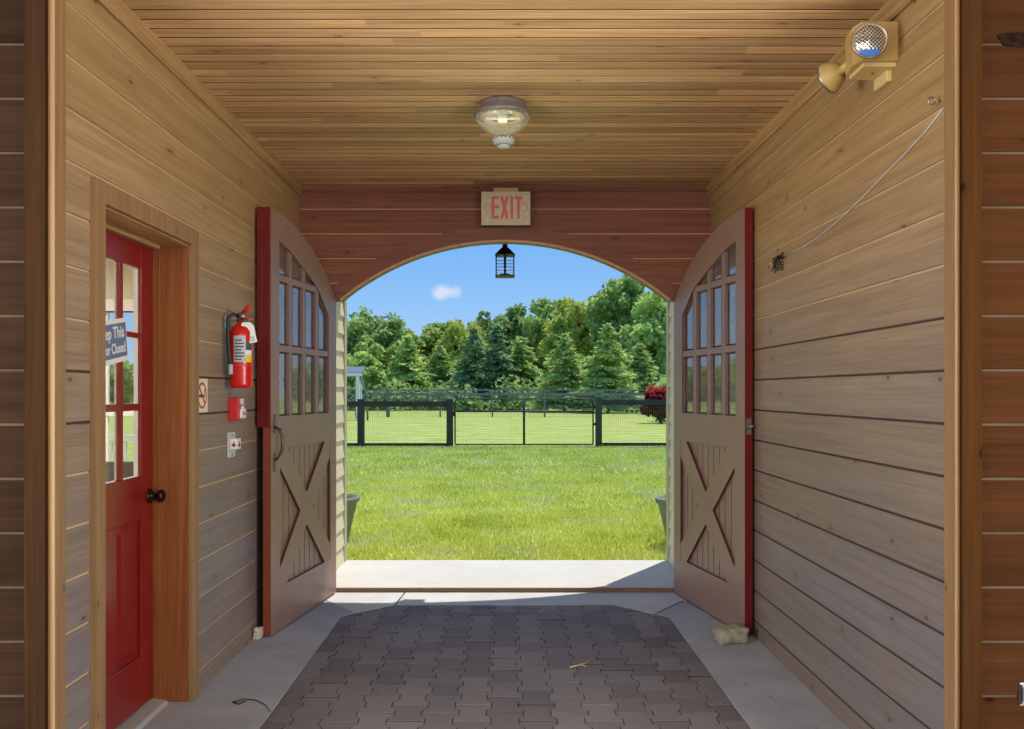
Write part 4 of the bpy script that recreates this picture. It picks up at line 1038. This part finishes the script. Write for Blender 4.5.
# ------------------------------------------------------------------ outdoors: lawn
m = MB(); m.add([(-160,7.285,0),(160,7.285,0),(160,200,0),(-160,200,0)], [(0,1,2,3)])
tag(obj('lawn', m, M['lawn']), 'mown green lawn beyond the arch', 'lawn', kind='structure')
def np_mesh(name, co, nv):
    """faces of nv corners each, all separate"""
    n = len(co)//nv; me = bpy.data.meshes.new(name)
    me.vertices.add(len(co)); me.vertices.foreach_set('co', co.astype(np.float32).ravel())
    me.loops.add(len(co)); me.loops.foreach_set('vertex_index', np.arange(len(co), dtype=np.int32))
    me.polygons.add(n); me.polygons.foreach_set('loop_start', np.arange(0, len(co), nv, dtype=np.int32)); me.polygons.foreach_set('loop_total', np.full(n, nv, dtype=np.int32))
    me.update(calc_edges=True); me.validate(); return me
def build_grass():
    rg = np.random.default_rng(11); parts = []
    for y0, y1, den, w_, h_ in ((7.31, 10.5, 3600, .0042, .045), (10.5, 15, 1700, .006, .05), (15, 23, 700, .010, .055)):
        xr = .175*y1+.5; n = int((y1-y0)*2*xr*den)
        y = rg.uniform(y0, y1, n); x = rg.uniform(-xr, xr, n)
        keep = np.abs(x) < .19*y+.3; x, y = x[keep], y[keep]; n = len(x)
        a = rg.uniform(0, 2*PI, n); w = w_*rg.uniform(.6, 1.4, n); h = h_*rg.uniform(.45, 1.25, n); b = rg.uniform(0, 2*PI, n); le = h*rg.uniform(.1, .9, n)
        p = np.stack([x, y, np.zeros(n)], 1); d = np.stack([np.cos(a)*w, np.sin(a)*w, np.zeros(n)], 1)
        tip = p+np.stack([np.cos(b)*le, np.sin(b)*le, h], 1)
        parts.append(np.stack([p-d, p+d, tip], 1).reshape(-1, 3))
    me = np_mesh('grass_blades', np.concatenate(parts), 3); me.materials.append(M['blade'])
    o = bpy.data.objects.new('grass_blades', me); COL.objects.link(o)
    tag(o, 'short green grass blades covering the lawn', 'grass', kind='stuff')
build_grass()

# ------------------------------------------------------------------ planters by the porch
def planter(name, label, x, y, seed, leafm):
    t = thing(name, label, 'planter', (x, y, 0)); h = .435
    m = MB(); m.lathe([(0, 0), (.185, 0), (.19, .01), (.222, .18), (.228, .185), (.230, .20), (.246, .285), (.253, .29), (.256, .305), (.272, .385), (.29, .39), (.296, .40), (.296, h-.005), (.288, h), (.268, h), (.262, .38), (0, .38)], n=40); obj('pot', m, M['pot'], t)
    m = MB(); m.lathe([(0, .402), (.15, .398), (.265, .392)], n=24); obj('soil', m, M['soil'], t)
    rg = np.random.default_rng(seed); L = []
    for i in range(90):
        r = .22*math.sqrt(rg.random()); a = rg.uniform(0, 2*PI); c = Vector((r*math.cos(a), r*math.sin(a), .40+rg.uniform(0, .055)))
        u = Vector(rg.normal(size=3)).normalized()*.022; v = Vector(rg.normal(size=3)).normalized()*.014
        L += [c-u, c-v, c+u, c+v]
    me = np_mesh('leaves', np.array([tuple(q) for q in L]), 4); o = bpy.data.objects.new('leaves', me); COL.objects.link(o); me.materials.append(leafm); o.parent = t
planter('planter_pot', 'grey-green planter pot at the left outer corner of the porch', -1.625, 8.22, 1, leaf('pot_sprouts', rgb(70,90,30), rgb(130,150,60)))
planter('planter_pot', 'grey-green planter pot at the right outer corner of the porch', 1.655, 8.12, 2, leaf('pot_leaves', rgb(130,160,40), rgb(200,210,90)))

# ------------------------------------------------------------------ paddock fence and gate (22.7 m away)
FY = 22.7
def post(t, x, y, w, h, mat, off, cap=True, name='post'):
    m = MB(); m.box(x-w/2, x+w/2, y-w/2, y+w/2, -.03, h)
    if cap: m.box(x-w/2-.008, x+w/2+.008, y-w/2-.008, y+w/2+.008, h, h+.022)
    return obj(name, m, mat, t, off, bevel=.006, seg=1)
def wire_grid(x0, x1, z0, z1, y, dx=.052, dz=.06, r=.0015):
    m = MB(); n = int((x1-x0)/dx)
    for i in range(n+1):
        x = x0+(x1-x0)*i/n; m.box(x-r, x+r, y-r, y+r, z0, z1)
    k = int((z1-z0)/dz)
    for i in range(k+1):
        z = z0+(z1-z0)*i/k; m.box(x0, x1, y-r, y+r, z-r, z+r)
    return m
M['wire'] = plain('fence_wire', rgb(120,132,96), .6)
def build_fence():
    off = (-3.6, FY, 0)
    t = thing('paddock_fence', 'black board and wire fence left of the paddock gate', 'fence', off)
    for x in (-6.6, -3.63, -1.39): post(t, x, FY, .165, 1.19, M['black_rail'], off)
    m = MB(); m.box(-8.2, -1.47, FY-.03, FY+.03, 1.02, 1.155); obj('top_rail', m, M['black_rail'], t, off)
    m = MB(); m.box(-8.2, -1.47, FY-.02, FY+.02, .03, .10); obj('bottom_rail', m, M['black_rail'], t, off)
    obj('wire_mesh', wire_grid(-8.2, -1.47, .1, 1.02, FY+.035), M['wire'], t, off)
    off = (4.2, FY, 0)
    t = thing('paddock_fence', 'black board and wire fence right of the paddock gate', 'fence', off)
    for x in (2.36, 5.3): post(t, x, FY, .155, 1.25, M['green_post'], off)
    m = MB(); m.box(2.45, 7.4, FY-.03, FY+.03, 1.06, 1.19); obj('top_rail', m, M['black_rail'], t, off)
    m = MB(); m.box(2.45, 7.4, FY-.02, FY+.02, .03, .11); obj('bottom_rail', m, M['black_rail'], t, off)
    obj('wire_mesh', wire_grid(2.45, 7.4, .1, 1.06, FY+.035), M['wire'], t, off)
    off = (.5, FY, 0)
    t = thing('paddock_gate', 'wide black tube and wire gate in the middle of the fence', 'gate', off)
    x0, x1, z0, z1, r = -1.26, 2.22, .07, 1.22, .10
    loop = []
    for cx_, cz_, a0 in ((x1-r, z1-r, 0), (x0+r, z1-r, 90), (x0+.02, z0+.02, 180), (x1-.02, z0+.02, 270)):
        rr = r if cz_ > .5 else .02
        for i in range(5):
            a = math.radians(a0+90*i/4); loop.append((cx_+rr*math.cos(a), FY, cz_+rr*math.sin(a)))
    m = MB(); m.tube(loop, .019, 8, closed=True); obj('gate_frame', m, M['black_rail'], t, off)
    m = MB(); m.tube([(x0, FY, .90), (x1, FY, .90)], .02, 8); m.tube([(.48, FY, z0), (.48, FY, z1)], .03, 8); obj('cross_bar', m, M['black_rail'], t, off)
    obj('wire_mesh', wire_grid(x0, x1, z0, .90, FY), M['wire'], t, off)
    for z in (.55, .98):
        m = MB(); m.box(x1+.0, x1+.06, FY-.02, FY+.02, z, z+.06); obj('hinge', m, M['black_iron'], t, off)
    m = MB(); m.box(x0-.05, x0, FY-.02, FY+.02, .78, .9); obj('latch', m, M['black_iron'], t, off)
build_fence()
# far paddock fence
def build_far_fence():
    Y = 50.0; off = (0, Y, 0)
    t = thing('rail_fence', 'weathered grey rail fence across the far side of the paddock', 'fence', off)
    for x, w_ in ((-10.4, .19), (-8.22, .19), (-6.5, .19), (-3.6, .09), (-.7, .09), (2.2, .09), (5.1, .09), (8.0, .09), (10.9, .09)): post(t, x, Y, w_, 1.55, M['grey_rail'], off, False)
    for z0, z1 in ((1.46, 1.53), (1.20, 1.33), (.98, 1.04)):
        m = MB(); m.box(-12, 12, Y+.10, Y+.15, z0, z1); obj('rail', m, M['grey_rail'], t, off)
    obj('wire_mesh', wire_grid(-12, 12, .1, 1.5, Y+.17, .12, .12, .004), M['grey_rail'], t, off)
    off = (8.3, 60, 0)
    t = thing('side_fence', 'grey fence with close posts beside the red shrub', 'fence', off)
    n = 15
    for i in range(n):
        f = i/(n-1); post(t, 7.6+1.5*f, 72-21*f, .16, .95, M['grey_rail'], off, False)
    for z in (.86, .45):
        m = MB(); m.tube([(7.45, 73, z), (9.1, 50.5, z)], .05, 6, smooth=False); obj('rail', m, M['grey_rail'], t, off)
build_far_fence()
# run-in shed at the left
def build_shed():
    off = (-9.2, 46, 0); t = thing('run_in_shed', 'small open shed with pale roof edge behind the left fence', 'shed', off)
    m = MB(); xl, xr = -12.5, -6.95
    vs = [(xl,43.9,2.30),(xr,43.9,2.30),(xr-.25,46.4,2.62),(xl,46.4,2.62),(xl,43.9,2.36),(xr,43.9,2.36),(xr-.25,46.4,2.70),(xl,46.4,2.70)]
    m.add(vs, [(3,2,1,0),(4,5,6,7),(0,1,5,4),(1,2,6,5),(2,3,7,6),(3,0,4,7)]); obj('roof', m, M['roofing'], t, off)
    m = MB(); m.box(xl, xr-.02, 43.84, 43.9, 2.16, 2.33); obj('fascia', m, M['white_paint'], t, off)
    for x in (-12.3, -9.8, -7.2): 
        q = MB(); q.box(x-.09, x+.09, 43.95, 44.13, 0, 2.3); obj('post', q, M['white_paint'], t, off)
    q = MB(); q.box(-12.45, -9.9, 46.2, 46.3, 0, 2.62); obj('back_wall', q, M['shed_dark'], t, off)
    q = MB(); q.box(-7.5, -7.35, 46.1, 46.25, 0, 2.6); obj('post', q, M['white_paint'], t, off)
    q = MB(); q.tube([(-7.1, 44.04, 2.2), (-6.75, 44.04, 1.2), (-6.72, 44.04, 0)], .05, 6); obj('brace', q, M['grey_rail'], t, off)
build_shed()

# ------------------------------------------------------------------ trees
def leaf_quads(c, size, rg, up=0.35, asp=.6):
    n = len(c); nrm = rg.normal(size=(n, 3)); nrm[:, 2] = np.abs(nrm[:, 2])+up; nrm /= np.linalg.norm(nrm, axis=1)[:, None]
    t = rg.normal(size=(n, 3)); t -= nrm*(t*nrm).sum(1)[:, None]; t /= np.linalg.norm(t, axis=1)[:, None]; b = np.cross(nrm, t)
    s = size*rg.uniform(.6, 1.4, n)[:, None]
    return np.stack([c-t*s, c-b*s*asp, c+t*s, c+b*s*asp], 1).reshape(-1, 3)
def broadleaf(seed, h=10.0, r=4.0, n=13000, size=.30, base=.10, gaps=0.0):
    rg = np.random.default_rng(seed); K = 120
    d = rg.normal(size=(K, 3)); d /= np.linalg.norm(d, axis=1)[:, None]
    rad = rg.uniform(.3, .98, K)[:, None]
    cz = h*(base+1)/2; cc = d*rad*np.array([r, r, h*(1-base)/2*.93]); cc[:, 2] += cz
    # narrower towards the top
    f = np.clip((cc[:, 2]-cz)/(h/2), 0, 1); cc[:, :2] *= (1-.35*f)[:, None]
    cr = r*rg.uniform(.15, .27, K); k = rg.choice(K, n, p=cr**2/np.sum(cr**2))
    q = rg.normal(size=(n, 3)); q /= np.linalg.norm(q, axis=1)[:, None]
    q[:, 2] = q[:, 2]*.8
    p = cc[k]+q*(cr[k]*rg.uniform(.55, 1.08, n))[:, None]
    p[:, 2] = np.clip(p[:, 2], .4, None)
    me = np_mesh('foliage', leaf_quads(p, size, rg), 4)
    b = MB(); b.tube([(0,0,-.1),(.05,0,h*.2),(-.05,.08,h*.45),(.1,0,h*.8)], [h*.022, h*.018, h*.013, h*.004], 8)
    for i in range(9):
        e = cc[rg.integers(K)]*np.array([.8,.8,1]); z = min(e[2]*.75, h*rg.uniform(.2,.5)); b.tube([(0,0,z), (e[0]*.5, e[1]*.5, (z+e[2])/2), tuple(e)], [h*.009, h*.006, h*.002], 6)
    return me, b.mesh('trunk')
def conifer(seed, h=9.0, r=2.4, n=11000, size=.24, droop=.16, nb=150):
    rg = np.random.default_rng(seed); z = h*(.05+.95*rg.random(nb)**1.15); a = rg.uniform(0, 2*PI, nb)
    Lb = r*(1-z/h)**.8*rg.uniform(.72, 1.15, nb)+.12
    w = Lb/Lb.sum(); k = rg.choice(nb, n, p=w); t = rg.random(n)**.75
    rr = Lb[k]*t; spread = .10+.16*rr
    x = np.cos(a[k])*rr+rg.normal(size=n)*spread*.8; y = np.sin(a[k])*rr+rg.normal(size=n)*spread*.8
    zz = z[k]-droop*rr*t+.08*np.sin(t*3)*Lb[k]+rg.normal(size=n)*.07
    me = np_mesh('foliage', leaf_quads(np.stack([x, y, np.clip(zz, .1, None)], 1), size, rg, .8, .35), 4)
    b = MB(); b.tube([(0,0,-.1),(0,0,h*.5),(0,0,h*.97)], [h*.018, h*.011, h*.002], 8)
    return me, b.mesh('trunk')
M['bark'] = plain('bark', rgb(84,74,62), .9, var=.3, scale=8)
LM = {'dark': leaf('dark_leaves', rgb(98,132,68), rgb(204,220,140)),
      'mid': leaf('mid_leaves', rgb(120,154,74), rgb(228,238,150)),
      'gold': leaf('golden_leaves', rgb(140,166,70), rgb(240,238,130)),
      'lime': leaf('lime_leaves', rgb(146,180,88), rgb(236,246,160)),
      'spruce': leaf('spruce_needles', rgb(110,142,92), rgb(200,220,164)),
      'pine': leaf('pine_needles', rgb(136,168,84), rgb(232,242,160)),
      'red': leaf('red_leaves', rgb(160,36,48), rgb(244,110,110)),
      'maroon': leaf('maroon_leaves', rgb(66,26,36), rgb(140,60,72))}
PROTO = {}
for k, f in {'b1': lambda: broadleaf(1), 'b2': lambda: broadleaf(2, r=4.6), 'b3': lambda: broadleaf(3, r=3.6, size=.27), 'b4': lambda: broadleaf(4, r=4.2, n=14000),
             'airy': lambda: broadleaf(5, r=4.0, n=4600, size=.26), 'c1': lambda: conifer(6), 'c2': lambda: conifer(7, r=2.2, n=10000), 'c3': lambda: conifer(8, r=3.0, n=12000, droop=.06)}.items():
    PROTO[k] = f()
FIRST = {}
def tree(name, label, proto, mat, pxx, top, Y, width=None, group='trees beyond the paddock', spin=0.0, base_h=None):
    """a tree whose crown top stands at photo pixel (pxx, top) at depth Y"""
    key = (proto, mat, name); hp = 9.0 if proto[0] == 'c' else 10.0; rp = {'b1':4.0,'b2':4.6,'b3':3.6,'b4':4.2,'airy':4.0,'c1':2.4,'c2':2.0,'c3':3.0}[proto]
    z = EYE+(392-top)/F*Y; s = z/hp; sw = s if width is None else width*Y/F/2/rp
    if key not in FIRST:
        t = thing(name, label, 'tree', group=group)
        for nm, me, mt in (('foliage', PROTO[proto][0].copy(), LM[mat]), ('trunk', PROTO[proto][1].copy(), M['bark'])):
            o = bpy.data.objects.new(nm, me); COL.objects.link(o); me.materials.clear(); me.materials.append(mt); o.parent = t
        FIRST[key] = t
    else:
        t = copy_tree(FIRST[key]); t['label'] = label; t['group'] = group
    t.location = ((pxx-505)/F*Y, Y, 0); t.scale = (sw, sw, s); t.rotation_euler.z = spin
    return t
TREES = [
 ('broadleaf_tree','airy tall tree with thin branches at the far left of the treeline','airy','dark',372,302,96,74),
 ('broadleaf_tree','broad green tree at the far left edge of the treeline above the shed','b1','mid',352,312,88,62),
 ('broadleaf_tree','rounded mid-green tree right of the airy left tree','b3','mid',395,316,92,60),
 ('broadleaf_tree','dark tree in the dip of the treeline below the small cloud','b4','mid',436,322,98,74),
 ('broadleaf_tree','yellowish round tree behind the left spruce','b2','gold',462,317,94,58),
 ('broadleaf_tree','dark tall tree behind the two spruces under the lantern','b1','dark',492,309,100,66),
 ('broadleaf_tree','dark crown just right of the lantern','b3','dark',517,302,102,54),
 ('broadleaf_tree','mid-green tree rising right of the lantern toward the golden crown','b4','mid',545,298,98,64),
 ('broadleaf_tree','golden-topped tree right of the middle of the treeline','b2','gold',577,295,90,74),
 ('broadleaf_tree','narrow dark tree between the golden crown and the tallest tree','b3','dark',602,288,96,50),
 ('broadleaf_tree','tallest tree of the treeline at the right','b4','mid',627,272,84,84),
 ('broadleaf_tree','pale green tree at the right edge beside the barn','b1','lime',662,284,78,86),
 ('broadleaf_tree','large tree mostly hidden behind the right barn wall','b2','mid',704,280,82,90),
 ('broadleaf_tree','large tree mostly hidden behind the left barn wall','b4','mid',318,318,84,80),
 ('conifer_tree','yellow-green bushy conifer left of centre behind the fence','c3','lime',408,336,72,66),
 ('conifer_tree','grey-green young conifer between the bushy one and the spruces','c1','pine',440,346,74,50),
 ('spruce_tree','left one of two dark blue spruces in the middle','c1','spruce',474,328,70,52),
 ('spruce_tree','right one of two dark blue spruces, below the lantern','c2','spruce',497,324,71,48),
 ('conifer_tree','grey-green conifer right of the two spruces','c1','pine',522,338,72,60),
 ('conifer_tree','feathery light conifer in front of the golden-topped tree','c3','pine',564,334,62,68),
 ('conifer_tree','feathery light conifer left of the red shrub','c3','pine',608,324,60,70),
 ('conifer_tree','low conifer right behind the gate post','c1','pine',640,344,66,56),
 ('broadleaf_tree','low bushy tree just behind the shed','b3','lime',362,350,70,48),
 ('broadleaf_tree','low bushy tree between the right fence posts and the wood','b1','mid',588,352,74,56),
 ('broadleaf_tree','low pale bushy tree at the foot of the two spruces','b2','mid',458,358,76,56),
]
for i, a in enumerate(TREES):
    tree(*a[:7], width=a[7], spin=i*1.7)
# low undergrowth at the wood's edge
def build_undergrowth():
    rg = np.random.default_rng(21); C = []
    for i in range(150):
        x = rg.uniform(-26, 28); y = rg.uniform(66, 80); hh = rg.uniform(1.2, 3.0); n = 260
        q = rg.normal(size=(n, 3)); q /= np.linalg.norm(q, axis=1)[:, None]; q[:, 2] = np.abs(q[:, 2])
        C.append(np.array([x, y, .05])+q*np.array([hh*.9, hh*.9, hh])*rg.uniform(.6, 1.05, n)[:, None])
    me = np_mesh('undergrowth', leaf_quads(np.concatenate(C), .2, rg), 4); me.materials.append(LM['dark'])
    o = bpy.data.objects.new('undergrowth', me); COL.objects.link(o); tag(o, 'low green undergrowth along the edge of the wood behind the far fence', 'undergrowth', kind='stuff')
    rg = np.random.default_rng(22); C = []     # the wood going on to both sides, seen in the door panes
    for i in range(170):
        sgn = -1 if i < 130 else 1
        x = sgn*rg.uniform(30, 130); y = rg.uniform(110, 130)-.1*abs(x); hh = rg.uniform(3.2, 6); n = 320
        q = rg.normal(size=(n, 3)); q /= np.linalg.norm(q, axis=1)[:, None]
        C.append(np.array([x, y, hh*.52])+q*np.array([hh*.4, hh*.4, hh*.5])*rg.uniform(.7, 1.03, n)[:, None])
    me = np_mesh('treeline', leaf_quads(np.concatenate(C), .42, rg), 4); me.materials.append(LM['mid'])
    o = bpy.data.objects.new('treeline', me); COL.objects.link(o); tag(o, 'wood continuing to the sides, mirrored in the right door panes', 'treeline', kind='stuff')
build_undergrowth()
def build_red_shrub():
    rg = np.random.default_rng(31); t = thing('red_shrub', 'dark red leafed shrub behind the right fence', 'shrub', (6.9, 40, 0))
    K = 26; cc = rg.normal(size=(K, 3)); cc /= np.linalg.norm(cc, axis=1)[:, None]; cc = cc*rg.uniform(.3, 1, K)[:, None]*np.array([.78, .7, .74])+np.array([0, 0, 1.02])
    n = 3600; k = rg.integers(0, K, n); q = rg.normal(size=(n, 3)); q /= np.linalg.norm(q, axis=1)[:, None]
    p = cc[k]+q*.26*rg.uniform(.5, 1.25, n)[:, None]; top = p[:, 2]+rg.normal(size=n)*.12 > 1.28
    for nm, sel, mt in (('foliage', ~top, LM['maroon']), ('new_growth', top, LM['red'])):
        me = np_mesh(nm, leaf_quads(p[sel], .085, rg), 4); me.materials.append(mt)
        o = bpy.data.objects.new(nm, me); COL.objects.link(o); o.parent = t
    o['label'] = 'bright red young leaves on top'
    m = MB()
    for a in range(5): m.tube([(0,0,-.02), (.15*math.cos(a*1.3), .15*math.sin(a*1.3), .5), (.4*math.cos(a*1.3), .4*math.sin(a*1.3), 1.2)], [.04,.03,.01], 6)
    obj('stem', m, M['bark'], t)
    t = thing('green_shrub', 'yellow-green shrub beside the red shrub at the barn edge', 'shrub', (7.75, 42.5, 0))
    n = 2400; q = rg.normal(size=(n, 3)); q /= np.linalg.norm(q, axis=1)[:, None]
    me = np_mesh('foliage', leaf_quads(np.array([0,0,1.15])+q*np.array([.75,.7,.95])*rg.uniform(.6,1.05,n)[:, None], .07, rg), 4); me.materials.append(LM['lime'])
    o = bpy.data.objects.new('foliage', me); COL.objects.link(o); o.parent = t
    m = MB(); m.tube([(0,0,-.02),(0,0,.8)], .04, 6); obj('stem', m, M['bark'], t)
build_red_shrub()
